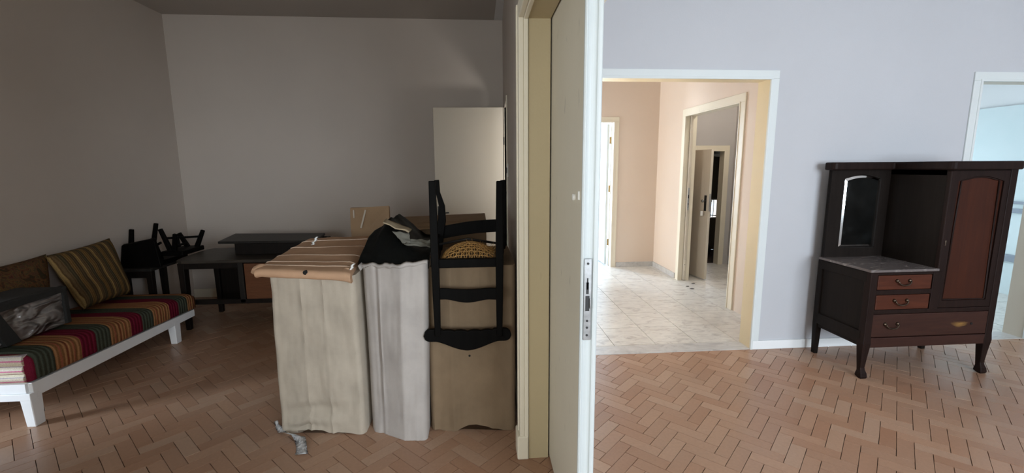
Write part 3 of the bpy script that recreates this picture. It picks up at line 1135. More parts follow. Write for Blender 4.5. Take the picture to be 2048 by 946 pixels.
# little debris on the hallway floor
for k, (px, py, s_) in enumerate(((1387, 567, .028), (1384, 578, .03), (1375, 573, .026))):
    q = at(px, py, Z=0)
    bm = bmesh.new()
    bmesh.ops.create_icosphere(bm, subdivisions=1, radius=1)
    for v in bm.verts:
        v.co = Vector((q.x+v.co.x*s_*(1+.4*noise.noise(v.co*3+Vector((k, 0, 0)))), q.y+v.co.y*s_*.4, .004+v.co.z*.005))
    o = obj('wood_chip', bm, 'dark_wood', loc=(q.x, q.y, 0))
    tag(o, ['dark chip on the hallway tiles nearest the doorway jamb', 'long dark splinter on the hallway tiles, nearest the viewer',
            'thin dark splinter on the hallway tiles left of the chips'][k], 'debris')

# ------------------------------------------------------------------ dark cabinet (mirror cupboard)
CX0, CX1, CY0, CY1, CT = 2.625, 3.590, 2.72, 3.20, 1.492
CM = 3.108                       # left side of the tall cupboard
cab = thing('hall_cabinet', 'dark wooden hall cabinet with clouded mirror, three drawers and tall arched door', 'cabinet',
            ((CX0+CX1)/2, (CY0+CY1)/2, 0))
bm = BM()
bx(bm, CX0+.015, CX1-.015, CY0+.02, CY1-.01, .245, .275)               # bottom board
bx(bm, CX0+.012, CX0+.024, CY0+.02, CY1-.01, .25, .745)                # left side inner
bx(bm, CX1-.03, CX1-.012, CY0+.012, CY1-.01, .25, 1.45)                # right side
bx(bm, CM, CM+.018, CY0+.03, CY1-.03, .76, 1.45)                       # cupboard's left side
bx(bm, CX0+.015, CX1-.015, CY1-.02, CY1-.008, .25, 1.45)               # back board
bx(bm, CM, CX1-.02, CY0+.035, CY1-.02, 1.40, 1.44)
obj('carcass', bm, 'cabinet_side', cab)
# side frame: stiles and rails round a recessed panel
obj('side_rail', box(CX0, CX0+.014, CY0+.035, CY1-.035, .25, .335), 'cabinet_side', cab, bevel=.003)
obj('side_rail', box(CX0, CX0+.014, CY0+.035, CY1-.035, .685, .752), 'cabinet_side', cab, bevel=.003)
# corner posts / legs
def front_leg(x):
    w = .052
    pts = [(x, CY0+.028, .76 if x < 3 else 1.45), (x, CY0+.028, .30), (x, CY0+.028, .25), (x, CY0+.030, .16), (x, CY0+.030, .075), (x, CY0+.026, .055),
           (x, CY0+.022, .035), (x, CY0+.020, .012), (x, CY0+.024, 0)]
    sz = [(w, .05), (w, .05), (w+.008, .056), (w-.006, .044), (.034, .034), (.036, .036), (.046, .048), (.050, .054), (.040, .042)]
    return path_bar(BM(), pts, sz)
for x in (CX0+.028, CX1-.028):
    obj('leg', front_leg(x), 'cabinet_frame', cab, bevel=.004)
for x in (CX0+.024, CX1-.024):
    obj('leg', path_bar(BM(), [(x, CY1-.028, .77), (x, CY1-.028, .25), (x, CY1-.028, 0)], [(.045, .045), (.045, .045), (.032, .034)]),
        'cabinet_side', cab, bevel=.003)
bm = BM()
bx(bm, CX0+.05, CX1-.05, CY0+.004, CY0+.03, .222, .292)
obj('apron', bm, 'cabinet_long', cab, bevel=.004)
bm = BM()
bx(bm, CX0+.012, CX0+.03, CY0+.05, CY1-.05, .222, .26)
obj('side_apron', bm, 'cabinet_side', cab, bevel=.003)
# front frame rails and stiles
bm = BM()
bx(bm, CX0+.05, CX1-.05, CY0+.006, CY0+.026, .462, .492)
bx(bm, CX0+.05, CM, CY0+.006, CY0+.026, .598, .632)
bx(bm, CX0+.05, CM, CY0+.006, CY0+.026, .735, .752)
bx(bm, CM-.028, CM+.035, CY0+.003, CY0+.03, .49, .752)
obj('front_rail', bm, 'cabinet_frame', cab, bevel=.003)


def bail_handle(parent, cx, z, y, m='bronze', w=.046):
    bm = BM()
    for s_ in (-1, 1):
        tube(bm, [(cx+s_*w, y, z), (cx+s_*w, y-.006, z), (cx+s_*w, y-.012, z)], [.013, .011, .006], 10)
    pts = [(cx+w*math.cos(PI*k/10), y-.014-.006*math.sin(PI*k/10), z-.030*math.sin(PI*k/10)) for k in range(11)]
    tube(bm, pts, [.0045]*3+[.0055]*5+[.0045]*3, 8)
    return bm


def drawer(x0, x1, z0, z1, m, handles):
    y = CY0+.004
    bm = BM()
    bx(bm, x0, x1, y, y+.40, z0, z1)
    d = obj('drawer', bm, m, cab, bevel=.004)
    for hx in handles:
        b2 = bail_handle(d, hx, (z0+z1)/2+.012, y)
        obj('handle', b2, 'bronze', d, smooth=True)
    return d


drawer(2.683, 3.073, .634, .733, 'cabinet_drawer', [2.865])
drawer(2.683, 3.073, .494, .596, 'cabinet_drawer', [2.862])
dl = drawer(2.672, 3.535, .298, .460, 'cabinet_long_worn', [2.815])
tube_ = tube(BM(), [(3.415, CY0+.004, .375), (3.415, CY0-.001, .375)], .008, 8)
obj('handle_hole', tube_, 'void', dl)
# tall door with arched raised panel
DX0, DX1, DZ0, DZ1 = CM+.004, CX1-.056, .496, 1.43
PX0, PX1, PZ0, PZA = 3.168, 3.498, .545, 1.36
ARC = [(PX0+(PX1-PX0)*k/12, PZA+.034*math.sin(PI*k/12)) for k in range(13)]
yd = CY0+.006
bm = BM()
bx(bm, DX0, PX0, yd, yd+.022, DZ0, DZ1)
bx(bm, PX1, DX1, yd, yd+.022, DZ0, DZ1)
bx(bm, PX0, PX1, yd, yd+.022, DZ0, PZ0)
for (xa, za), (xb, zb) in zip(ARC, ARC[1:]):
    hexa(bm, [(xa, yd, za), (xb, yd, zb), (xb, yd+.022, zb), (xa, yd+.022, za), (xa, yd, DZ1), (xb, yd, DZ1), (xb, yd+.022, DZ1), (xa, yd+.022, DZ1)])
door = obj('door', bm, 'cabinet_frame', cab)
bm = BM()
prism(bm, [(PX0-.004, PZ0-.004), (PX1+.004, PZ0-.004)]+[(x, z+.004) for x, z in ARC[::-1]], 'y', yd+.010, yd+.018)
obj('door_panel', bm, 'cabinet_panel', door, label='reddish brown arched door panel')
bm = BM()
mold = [(PX0+.006, PZ0+.006), (PX1-.006, PZ0+.006)]+[(x, z-.006) for x, z in ARC[::-1][1:-1]]
tube(bm, [(x, yd+.007, z) for x, z in mold+[mold[0]]], .006, 6)
obj('door_molding', bm, 'cabinet_frame', door, smooth=True)
esc = obj('keyhole', box(DX0+.022, DX0+.032, yd-.001, yd+.004, .93, .965), 'bronze', door, bevel=.002)
# right post above, cupboard front post highlight
bm = BM()
bx(bm, CM-.004, CM+.012, CY0+.002, CY0+.03, .765, 1.43)
obj('door_post', bm, 'cabinet_frame', cab, bevel=.006, segs=3)
# counter
ct = obj('counter', box(CX0-.012, CM, CY0-.008, CY1-.02, .757, .775), 'marble_counter', cab, bevel=.004, label='dark veined marble counter')
# mirror panel on the back
my = CY1-.026
MX0, MX1, MZ0, MZA = 2.745, 3.035, .845, 1.37
bm = BM()
MARC = [(MX0+(MX1-MX0)*k/10, MZA+.03*math.sin(PI*k/10)) for k in range(11)]
bx(bm, CX0+.012, MX0, my-.016, my, .775, 1.45)
bx(bm, MX1, CM, my-.016, my, .775, 1.45)
bx(bm, MX0, MX1, my-.016, my, .775, MZ0)
for (xa, za), (xb, zb) in zip(MARC, MARC[1:]):
    hexa(bm, [(xa, my-.016, za), (xb, my-.016, zb), (xb, my, zb), (xa, my, za), (xa, my-.016, 1.45), (xb, my-.016, 1.45), (xb, my, 1.45), (xa, my, 1.45)])
mf = obj('mirror_frame', bm, 'cabinet_side', cab)
g = .022
inner = [(MX0+g, MZ0+g), (MX1-g, MZ0+g)]+[(min(max(x, MX0+g), MX1-g), z-g) for x, z in MARC[::-1]]
outer = [(MX0, MZ0), (MX1, MZ0)]+[(x, z) for x, z in MARC[::-1]]
bm = BM()
prism(bm, inner, 'y', my-.0125, my-.006)
obj('mirror', bm, 'mirror_glass', mf, label='clouded mirror glass tinted dark for the dim room it reflects')
bm = BM()
loft(bm, [[(x, my-.0045, z) for x, z in outer], [(x, my-.0125, z) for x, z in inner]], cap=False)
obj('mirror_bevel', bm, 'mirror_bevel', mf, label='bright bevelled mirror edge')
# cornice: shelf over the mirror and over the cupboard
bm = BM()
r_ = .03
OUT = [(CX0-.02, CY1), (CX0-.02, CY1-.09+r_)]
OUT += [(CX0-.02+r_-r_*math.cos(a), CY1-.09+r_-r_*math.sin(a)) for a in (PI/6, PI/3, PI/2)]
OUT += [(CM-.025, CY1-.09), (CM-.025, CY0+.01)]
OUT += [(CM-.025+r_-r_*math.cos(a), CY0+.01-r_*math.sin(a)+.0) for a in (PI/6, PI/3, PI/2)]
OUT += [(CX1+.02-r_+r_*math.sin(a), CY0+.01-r_*math.cos(a)) for a in (0, PI/6, PI/3, PI/2)]
OUT += [(CX1+.02, CY1)]
prism(bm, OUT, 'z', 1.435, CT)
obj('cornice', bm, 'cabinet_frame', cab, bevel=.010, segs=3)

# ------------------------------------------------------------------ daybed
SX0, SX1, SY0, SY1 = -3.26, -2.575, 2.60, 4.10
sofa = thing('daybed', 'low white wooden daybed with striped mattress along the left wall', 'sofa', ((SX0+SX1)/2, 3.35, 0))


def ztop(y):
    return .262-(y-SY0)*.028


bm = BM()
hexa(bm, [(SX1-.035, SY0+.012, .175), (SX1, SY0+.012, .175), (SX1, SY1, .160), (SX1-.035, SY1, .160),
          (SX1-.035, SY0+.012, ztop(SY0)), (SX1, SY0+.012, ztop(SY0)), (SX1, SY1, ztop(SY1)), (SX1-.035, SY1, ztop(SY1))])
obj('side_rail', bm, 'white_paint', sofa, bevel=.003)
bm = BM()
hexa(bm, [(SX0, SY0+.012, .175), (SX0+.035, SY0+.012, .175), (SX0+.035, SY1, .160), (SX0, SY1, .160),
          (SX0, SY0+.012, ztop(SY0)), (SX0+.035, SY0+.012, ztop(SY0)), (SX0+.035, SY1, ztop(SY1)), (SX0, SY1, ztop(SY1))])
obj('side_rail', bm, 'white_paint', sofa, bevel=.003)
obj('end_rail', box(SX0, SX1+.002, SY0-.012, SY0+.03, .165, .207), 'white_paint', sofa, bevel=.003)
obj('end_board', box(SX0+.02, SX1-.022, SY0-.004, SY0+.026, .207, .262), 'white_paint', sofa, bevel=.002)
obj('end_rail', box(SX0+.03, SX1-.03, SY1-.03, SY1, .165, .215), 'white_paint', sofa, bevel=.003)
bm = BM()
bx(bm, SX0+.03, SX1-.03, SY0+.03, SY1-.03, .195, .212)
obj('bed_base', bm, 'white_paint', sofa)
for x in (SX0+.035, SX1-.03):
    for y in (SY0+.025, 3.86):
        obj('leg', bar(BM(), (x, y, .19), (x+.004*(1 if x > -3 else -1), y, 0), .062, .072, .050, .060), 'white_paint', sofa, bevel=.004)
# mattress with soft rounded edges
bm = bmesh.new()
nx, ny, nz = 12, 40, 8
x0, x1, y0, y1 = SX0+.0, SX1+.015, SY0+.015, SY1+.012
rings = []
for j in range(ny+1):
    v_ = j/ny
    y = y0+(y1-y0)*v_
    e = min(1, min(v_, 1-v_)*18)
    e = math.sqrt(1-(1-e)**2)
    zt, zb = .447-(y-y0)*.045, ztop(y)+.002
    zt = zb+(zt-zb)*(.86+.14*e)
    ring = []
    n_ = 28
    for k in range(n_):
        a = 2*PI*k/n_
        ca, sa = math.cos(a), math.sin(a)
        sx = math.copysign(abs(ca)**.28, ca)
        sz = math.copysign(abs(sa)**(.42 if sa > 0 else .15), sa)
        hx = (x1-x0)/2*(.985+.015*e)
        zz = (zt+zb)/2+(zt-zb)/2*sz
        xx = (x0+x1)/2+hx*sx
        if sa > 0:
            zz += .006*noise.noise(Vector((xx*5, y*5, 0)))+.004*noise.noise(Vector((xx*2, y*12, 3)))
        ring.append((xx, y, zz))
    rings.append(ring)
loft(bm, rings)
# the stripe pattern runs along the bed: object origin sits at the thing's base, so shift by it
m_ = obj('mattress', bm, 'sofa_stripes', sofa, smooth=True)
# folded sheets showing at the near end
zs_ = .264
for k, (h, dy, dx) in enumerate(((.052, .0, .0), (.050, .004, -.004), (.062, .0, .003))):
    bm = BM()
    xr = SX1-.028+dx
    pts = []
    n_ = 8
    prof = [(SY0+.06, zs_), (SY0+.012+dy, zs_)]
    prof += [(SY0+.012+dy-.012*math.sin(PI*q/n_), zs_+h*q/n_) for q in range(1, n_)]
    prof += [(SY0+.012+dy, zs_+h), (SY0+.06, zs_+h)]
    prism(bm, prof, 'x', SX0+.01, xr)
    obj('folded_sheet', bm, 'sheet_edges', sofa, smooth=False, bevel=.003, label='cream and pink striped folded sheet')
    zs_ += h

# cushions
tl, tr = at(88, 512, X=-3.18), at(219, 476, X=-3.19)
bl, br = at(166, 620, Z=.435), at(264, 586, Z=.415)
bm = pillow(BM(), (tl, tr, br, bl), .13, 18, 3, .42)
o = obj('cushion', bm, 'cushion_stripes', loc=tuple((bl+br)/2), smooth=True)
tag(o, 'brown and ochre striped cushion leaning at the far end of the daybed', 'cushion')
tl, tr = at(-60, 545, X=-3.23), at(92, 508, X=-3.23)
bl, br = at(-60, 640, X=-3.10), at(98, 605, X=-3.14)
bl.z = br.z = .44
bm = pillow(BM(), (tl, tr, br, bl), .14, 16, 8, .42)
o = obj('cushion', bm, 'floral_fabric', loc=tuple((bl+br)/2), smooth=True)
tag(o, 'dark flower-patterned cushion behind the shiny black bag', 'cushion')

# shiny bag on the daybed
BX0, BX1, BY0, BY1, BZ0, BZ1 = -3.06, -2.78, 2.42, 3.12, .452, .70
bag = thing('storage_bag', 'shiny black plastic storage bag with dark cloth straps on the daybed', 'bag', (-2.9, 2.75, .452))
bm = bmesh.new()
nx, ny, nz = 10, 30, 10
G = {}


def bagp(x, y, z):
    p = Vector((x, y, z))
    w = .018*noise.noise(Vector((y*9, z*11, x*9)))+.010*noise.noise(Vector((y*21+5, z*17, x*20)))
    return p, w


def baggrid(fn, nu, nv):
    vs = [[bm.verts.new(fn(i/nu, j/nv)) for j in range(nv+1)] for i in range(nu+1)]
    for i in range(nu):
        for j in range(nv):
            bm.faces.new((vs[i][j], vs[i+1][j], vs[i+1][j+1], vs[i][j+1]))


def bpt(x, y, z, nrm):
    w = .020*noise.noise(Vector((y*8, z*10, x*8)))+.009*noise.noise(Vector((y*19+5, z*15, x*18)))
    fx = min(1, min(x-BX0, BX1-x)/.03+.001) if nrm.x == 0 else 1
    edge = min(1, min(y-BY0+.001, BY1-y+.001)/.04, min(z-BZ0+.001, BZ1-z+.001)/.04) if nrm.x else min(1, min(y-BY0+.001, BY1-y+.001)/.04, fx)
    if abs(nrm.y) > 0:
        edge = min(1, min(z-BZ0+.001, BZ1-z+.001)/.04, min(x-BX0+.001, BX1-x+.001)/.04)
    edge = max(0, edge)
    zz = z-.02*(z-BZ0)/(BZ1-BZ0)*max(0, math.sin((y-BY0)/(BY1-BY0)*PI))*(1 if nrm.z else .7)
    return Vector((x, y, zz))+nrm*w*edge


baggrid(lambda u, v: bpt(BX1, BY0+(BY1-BY0)*u, BZ0+(BZ1-BZ0)*v, Vector((1, 0, 0))), 36, 16)
baggrid(lambda u, v: bpt(BX0, BY0+(BY1-BY0)*u, BZ0+(BZ1-BZ0)*v, Vector((-1, 0, 0))), 36, 16)
baggrid(lambda u, v: bpt(BX0+(BX1-BX0)*u, BY0, BZ0+(BZ1-BZ0)*v, Vector((0, -1, 0))), 12, 16)
baggrid(lambda u, v: bpt(BX0+(BX1-BX0)*u, BY1, BZ0+(BZ1-BZ0)*v, Vector((0, 1, 0))), 12, 16)
baggrid(lambda u, v: bpt(BX0+(BX1-BX0)*u, BY0+(BY1-BY0)*v, BZ1, Vector((0, 0, 1))), 12, 36)
baggrid(lambda u, v: bpt(BX0+(BX1-BX0)*u, BY0+(BY1-BY0)*v, BZ0, Vector((0, 0, 0))), 12, 36)
bmesh.ops.remove_doubles(bm, verts=bm.verts, dist=.0015)
obj('bag_body', bm, 'bag_film', bag, smooth=True)
bm = BM()
hexa(bm, [(BX1-.01, 2.70, BZ0), (BX1+.022, 2.70, BZ0), (BX1+.022, 2.79, BZ0), (BX1-.01, 2.79, BZ0),
          (BX1-.01, 2.60, BZ1-.03), (BX1+.020, 2.60, BZ1-.03), (BX1+.020, 2.69, BZ1-.03), (BX1-.01, 2.69, BZ1-.03)])
obj('strap', bm, 'strap_cloth', bag, bevel=.003)
bm = BM()
bx(bm, BX1-.02, BX1+.016, BY1-.020, BY1+.014, BZ0, BZ1+.004)
obj('corner_trim', bm, 'strap_cloth', bag, bevel=.006)
bm = BM()
hexa(bm, [(BX1-.004, BY0, BZ1-.045), (BX1+.022, BY0, BZ1-.045), (BX1+.020, BY1, BZ1-.030), (BX1-.004, BY1, BZ1-.030),
          (BX1-.010, BY0, BZ1+.002), (BX1+.010, BY0, BZ1-.010), (BX1+.010, BY1, BZ1+.006), (BX1-.010, BY1, BZ1+.012)])
obj('top_trim', bm, 'strap_cloth', bag, bevel=.004)
bm = BM()
bx(bm, BX0+.01, BX1-.004, BY1+.004, BY1+.014, BZ0, BZ1-.005)
obj('end_panel', bm, 'strap_cloth', bag, bevel=.006)
bm = BM()
bx(bm, BX0+.02, BX1-.012, BY0+.03, BY1-.02, BZ1-.006, BZ1+.008)
obj('lid_panel', bm, 'strap_cloth', bag, bevel=.006)

# ------------------------------------------------------------------ desk, table top and upturned chairs
desk = thing('desk', 'old dark desk with an orange-brown drawer front in the far corner', 'desk', (-2.1, 4.42, 0))
DZ = .66
bm = BM()
prism(bm, [(-2.76, 4.30), (-2.73, 4.18), (-2.66, 4.13), (-1.45, 4.13), (-1.40, 4.2), (-1.40, 4.80), (-2.74, 4.80), (-2.78, 4.72)], 'z', DZ-.028, DZ)
obj('desk_top', bm, 'desk_top_wood', desk, bevel=.006)
q = at(486, 525, Y=4.17)
q2 = at(484, 603, Y=4.17)
bm = BM()
bx(bm, q.x-.045, -1.45, 4.20, 4.75, q2.z, DZ-.028)
obj('drawer_case', bm, 'dark_wood', desk)
obj('drawer_front', box(q.x-.0, -1.75, 4.175, 4.20, q2.z+.02, DZ-.045), 'desk_orange', desk, bevel=.003, label='orange-brown drawer front')
obj('drawer_front', box(-1.74, -1.47, 4.175, 4.20, q2.z+.02, DZ-.045), 'desk_orange', desk, bevel=.003, label='orange-brown drawer front')
obj('case_stile', box(q.x-.055, q.x-.008, 4.170, 4.205, q2.z-.01, DZ-.028), 'dark_grey_wood', desk, bevel=.003)
obj('stretcher', box(-2.68, -1.45, 4.17, 4.21, q2.z-.02, q2.z+.022), 'dark_wood', desk, bevel=.003)
obj('apron', box(-2.68, q.x-.05, 4.165, 4.19, DZ-.085, DZ-.028), 'dark_wood', desk, bevel=.003)
obj('back_panel', box(-2.68, q.x-.05, 4.73, 4.75, .10, DZ-.028), 'dark_wood', desk)
for x in (-2.69, -1.47):
    for y in (4.19, 4.72):
        obj('leg', bar(BM(), (x, y, DZ-.03), (x, y, 0), .055, .055, .04, .04), 'dark_wood', desk, bevel=.003)

tt = thing('table_top', 'black table top with its apron lying on the desk', 'table', (-2.0, 4.6, DZ))
pts = [at(435, 483, Z=.80), at(632, 481, Z=.80), at(650, 466, Z=.80), at(470, 467, Z=.80)]
bm = BM()
prism(bm, [(pts[0].x, pts[0].y), (pts[1].x, pts[1].y), (pts[2].x, pts[2].y), (pts[3].x, pts[3].y)], 'z', .776, .80)
obj('top_board', bm, 'dark_grey_wood', tt, bevel=.006)
bm = BM()
ax0, ax1 = at(470, 490, Y=pts[0].y+.06).x, at(640, 490, Y=pts[0].y+.06).x
ya, yb = pts[0].y+.05, pts[2].y-.06
bx(bm, ax0, ax1, ya, ya+.02, DZ+.001, .776)
bx(bm, ax0, ax1, yb-.02, yb, DZ+.001, .776)
bx(bm, ax0, ax0+.02, ya+.02, yb-.02, DZ+.001, .776)
bx(bm, ax1-.02, ax1, ya+.02, yb-.02, DZ+.001, .776)
obj('apron', bm, 'dark_wood', tt, bevel=.003)

# low dark side table left of the desk; upturned chairs on it
st = thing('side_table', 'low dark side table in the corner left of the desk', 'table', (-3.02, 4.42, 0))
a_, b_ = at(306, 536, Y=4.26), at(225, 536, Y=4.26)
STZ = a_.z
obj('table_top', box(-3.28, a_.x+.01, 4.22, 4.80, STZ-.025, STZ), 'dark_grey_wood', st, bevel=.004)
obj('apron', box(-3.25, a_.x-.02, 4.25, 4.27, STZ-.09, STZ-.025), 'dark_wood', st)
for x in (-3.24, a_.x-.035):
    for y in (4.27, 4.75):
        obj('leg', bar(BM(), (x, y, STZ-.025), (x, y, 0), .05, .05, .04, .04), 'dark_wood', st, bevel=.003)

# chair backrest panel lying against the upturned legs
pa_, pb_, pc_, pd_ = at(222, 492, Y=4.30), at(308, 479, Y=4.30), at(322, 530, Y=4.25), at(232, 536, Y=4.25)
pa_.x = max(pa_.x, -3.27)
pd_.x = max(pd_.x, -3.27)
bm = BM()
dd = Vector((0, .03, .012))
rr = [pd_, pc_, pb_+Vector((.0, 0, -.012)), pb_+Vector((-.02, 0, 0)), pa_]
for p in (pd_, pc_):
    p.z = STZ+.004
loft(bm, [rr, [p+dd for p in rr]])
o = obj('seat_board', bm, 'ebony', loc=tuple((pd_+pc_)/2), bevel=.006)
tag(o, 'dark loose chair seat board propped on the low side table beside the cushion', 'board')


def upturned_chair(name, label, base, seat_w, seat_d, legs, stretchers, group=None):
    """legs: list of (foot(top end) point, seat end point)"""
    t = thing(name, label, 'chair', base)
    x, y, z = base
    obj('seat', box(x-seat_w/2, x+seat_w/2, y-seat_d/2, y+seat_d/2, z, z+.045), 'ebony', t, bevel=.008)
    for p, q in legs:
        obj('leg', bar(BM(), q, p, .040, .034, .032, .028), 'ebony', t, bevel=.004)
    for p, q in stretchers:
        obj('stretcher', bar(BM(), p, q, .020, .018, side=(0, 0, 1)), 'ebony', t, bevel=.002)
    return t


def P(px, py, Y):
    return at(px, py, Y=Y)


ya_, yb_ = 4.42, 4.66
L1, L1b = P(320, 458, ya_), P(343, 512, ya_)
L2, L2b = P(406, 460, yb_), P(396, 512, yb_-.02)
L3, L3b = P(350, 468, ya_-.02), P(352, 522, ya_)
L4, L4b = P(358, 466, yb_), P(378, 512, yb_)
zc = DZ+.003
for p in (L1b, L2b, L3b, L4b):
    p.z = zc+.04
upturned_chair('dining_chair', 'dark chair upside down at the left end of the desk, four legs in the air',
               ((L1b.x+L2b.x)/2-.02, 4.55, zc), abs(L2b.x-L1b.x)+.09, .34,
               [(L1, L1b), (L2, L2b), (L4, L4b), (L3, L3b)],
               [(L1.lerp(L1b, .42)+Vector((0, 0, 0)), L2.lerp(L2b, .38)), (L3.lerp(L3b, .7), L4.lerp(L4b, .75))])
M1, M1b = P(243, 459, 4.42), P(262, 520, 4.42)
M2, M2b = P(305, 476, 4.42), P(322, 520, 4.42)
M1.x = max(M1.x, -3.25)
zc = STZ+.003
for p in (M1b, M2b):
    p.z = zc+.04
M3, M3b = M1+Vector((.02, .30, .02)), M1b+Vector((.0, .28, 0))
M4, M4b = M2+Vector((.02, .30, -.02)), M2b+Vector((.0, .28, 0))
upturned_chair('dining_chair', 'dark chair upside down on the low side table behind the loose board',
               ((M1b.x+M2b.x)/2, 4.56, zc), abs(M2b.x-M1b.x)+.09, .38,
               [(M1, M1b), (M2, M2b), (M3, M3b), (M4, M4b)],
               [(M2.lerp(M2b, .36), L1.lerp(L1b, .60)+Vector((-.05, 0, 0))), (M1.lerp(M1b, .55), M2.lerp(M2b, .45))])

# ------------------------------------------------------------------ cardboard boxes


def crease(x, folds):
    """y offset of the front face at x"""
    y = 0
    for fx, w, d in folds:
        t_ = abs(x-fx)/w
        if t_ < 1:
            y += d*(1-t_)**1.2
    return y


def carton(parent, tl, tr, bl, br, back, folds, bottom, m, top=None, nu=48, nv=22, seed=0, round_=.025, wob=.008, dents=()):
    """folded carton whose front face spans four points; bottom(u) lifts the lower edge, back is the y of its rear"""
    bm = bmesh.new()
    rows = []
    for j in range(nv+1):
        v_ = j/nv
        row = []
        for i in range(nu+1):
            u = i/nu
            p = (Vector(bl)*(1-u)+Vector(br)*u)*(1-v_)+(Vector(tl)*(1-u)+Vector(tr)*u)*v_
            lift = bottom(u)*(1-v_)**3
            p.z = max(.001, p.z+lift)
            if top and j == nv:
                p.z += top(u)
            e = min(u, 1-u)*(Vector(br)-Vector(bl)).length
            rd = max(0, 1-e/round_)
            y = crease(u, folds)*(.75+.25*math.sin(v_*5+seed))
            y += wob*noise.noise(Vector((u*5+seed, v_*4, seed)))+.35*wob*noise.noise(Vector((u*17, v_*13, seed)))
            for du, dv_, wu, wv, sl, dd_ in dents:
                a_ = abs(u-du)/wu
                b_ = (v_-dv_-sl*(u-du))/wv
                if a_ < 1 and abs(b_) < 1:
                    y += dd_*(1-a_**4)*(1-b_ if b_ > 0 else (1+b_)**.4)
            p.y += y+round_*(rd*rd)
            row.append(p)
        # wrap round the sides to the rear
        l, r_ = row[0].copy(), row[-1].copy()
        lb, rb = Vector((l.x+.004, back, l.z)), Vector((r_.x-.004, back, r_.z))
        lm, rm = l.lerp(lb, .5)+Vector((-.003, 0, 0)), r_.lerp(rb, .5)+Vector((.002, 0, 0))
        rows.append(row+[rm, rb, lb, lm])
    loft(bm, rows, cap=True)
    o = obj('carton', bm, m, parent, smooth=True)
    md = o.modifiers.new('edge', 'EDGE_SPLIT')
    md.split_angle = .75
    return o


# 1: pale box with a taped lid
b1 = thing('cardboard_box', 'widest pale cardboard box with a tape-bound brown lid, nearest the daybed', 'box', (-.89, 2.8, 0))
TL, TR = at(535, 548, Y=2.40), at(713, 553, Y=2.33)
BL, BR = at(561, 866, Z=0), at(736, 869, Z=0)
TR.x -= .012
BR.x -= .012
TR.z = TL.z = .915


def bot1(u):
    k = 0
    for c, w, h in ((.42, .16, .022), (.30, .10, .008), (.72, .20, .008)):
        k += h*max(0, 1-((u-c)/w)**2)
    return k


carton(b1, TL, TR, BL, BR, 3.22, [(.09, .03, .006), (.37, .03, -.012), (.50, .16, .006), (.63, .025, -.009), (.85, .1, .006)], bot1,
       'card_pale', seed=2, wob=.011, nv=60, dents=[(.44, .155, .38, .050, .045, .020), (.40, .075, .40, .035, .04, -.012), (.25, .04, .2, .03, 0, .012)])
# lid slab
z0, z1 = .905, .948
lid = [at(508, 545, Z=.93), at(700, 553, Z=.925), at(746, 477, Z=.955), at(616, 482, Z=.955)]
bm = bmesh.new()
nu, nv = 34, 18
FRONT = 9


def lid_pt(u, v_, dz=0):
    p = (lid[0]*(1-u)+lid[1]*u)*(1-v_)+(lid[3]*(1-u)+lid[2]*u)*v_
    p.z += .020-.008*max(0, 1-min(u, 1-u)/.05)+.004*noise.noise(Vector((u*4, v_*4, 1)))+dz
    for rv in (.10, .19, .36, .62, .86):
        p.z += .005*max(0, 1-abs(v_-rv-.02*(u-.5))/.03)
    return p


rows = []
for k in range(FRONT):          # the cardboard is rolled over the front edge
    a_ = -PI/2+PI*k/(FRONT-1)
    row = []
    for i in range(nu+1):
        u = i/nu
        p = lid_pt(u, 0)
        w = 1+.10*noise.noise(Vector((u*6, k*.4, 2)))
        p.y += .026-.026*math.cos(a_)*w
        p.z += -.024+.024*math.sin(a_)*w-.006*max(0, (u-.75)*4)*(1 if k < 3 else 0)
        row.append(p)
    rows.append(row)
for j in range(1, nv+1):
    v_ = .03+.97*j/nv
    rows.append([lid_pt(i/nu, v_) for i in range(nu+1)])
vt = [[bm.verts.new(p) for p in r] for r in rows]
for j in range(len(rows)-1):
    for i in range(nu):
        bm.faces.new((vt[j][i], vt[j][i+1], vt[j+1][i+1], vt[j+1][i]))
back = [bm.verts.new(v.co+Vector((0, 0, -.045))) for v in vt[-1]]
for i in range(nu):
    bm.faces.new((vt[-1][i], vt[-1][i+1], back[i+1], back[i]))
    bm.faces.new((vt[0][i], back[i], back[i+1], vt[0][i+1]))
bm.faces.new([r[0] for r in vt]+[back[0]])
bm.faces.new([r[nu] for r in vt][::-1]+[back[nu]])
ld = obj('lid', bm, 'card_lid', b1, smooth=True, label='brown cardboard lid bound with clear tape')
md = ld.modifiers.new('edge', 'EDGE_SPLIT')
md.split_angle = 1.1
# tape bands across the lid
for rv in (.10, .19, .36, .62, .86):
    bm = BM()
    ring = []
    for i in range(nu+1):
        u = .004+.992*i/nu
        p = lid_pt(u, rv+.02*(u-.5))
        d = Vector((.0, .007, 0))
        ring.append([p-d+Vector((0, 0, -.004)), p-d*.5+Vector((0, 0, .0018)), p+d*.5+Vector((0, 0, .0018)), p+d+Vector((0, 0, -.004))])
    loft(bm, ring)
    obj('tape_band', bm, 'tape_gloss', ld, smooth=True)
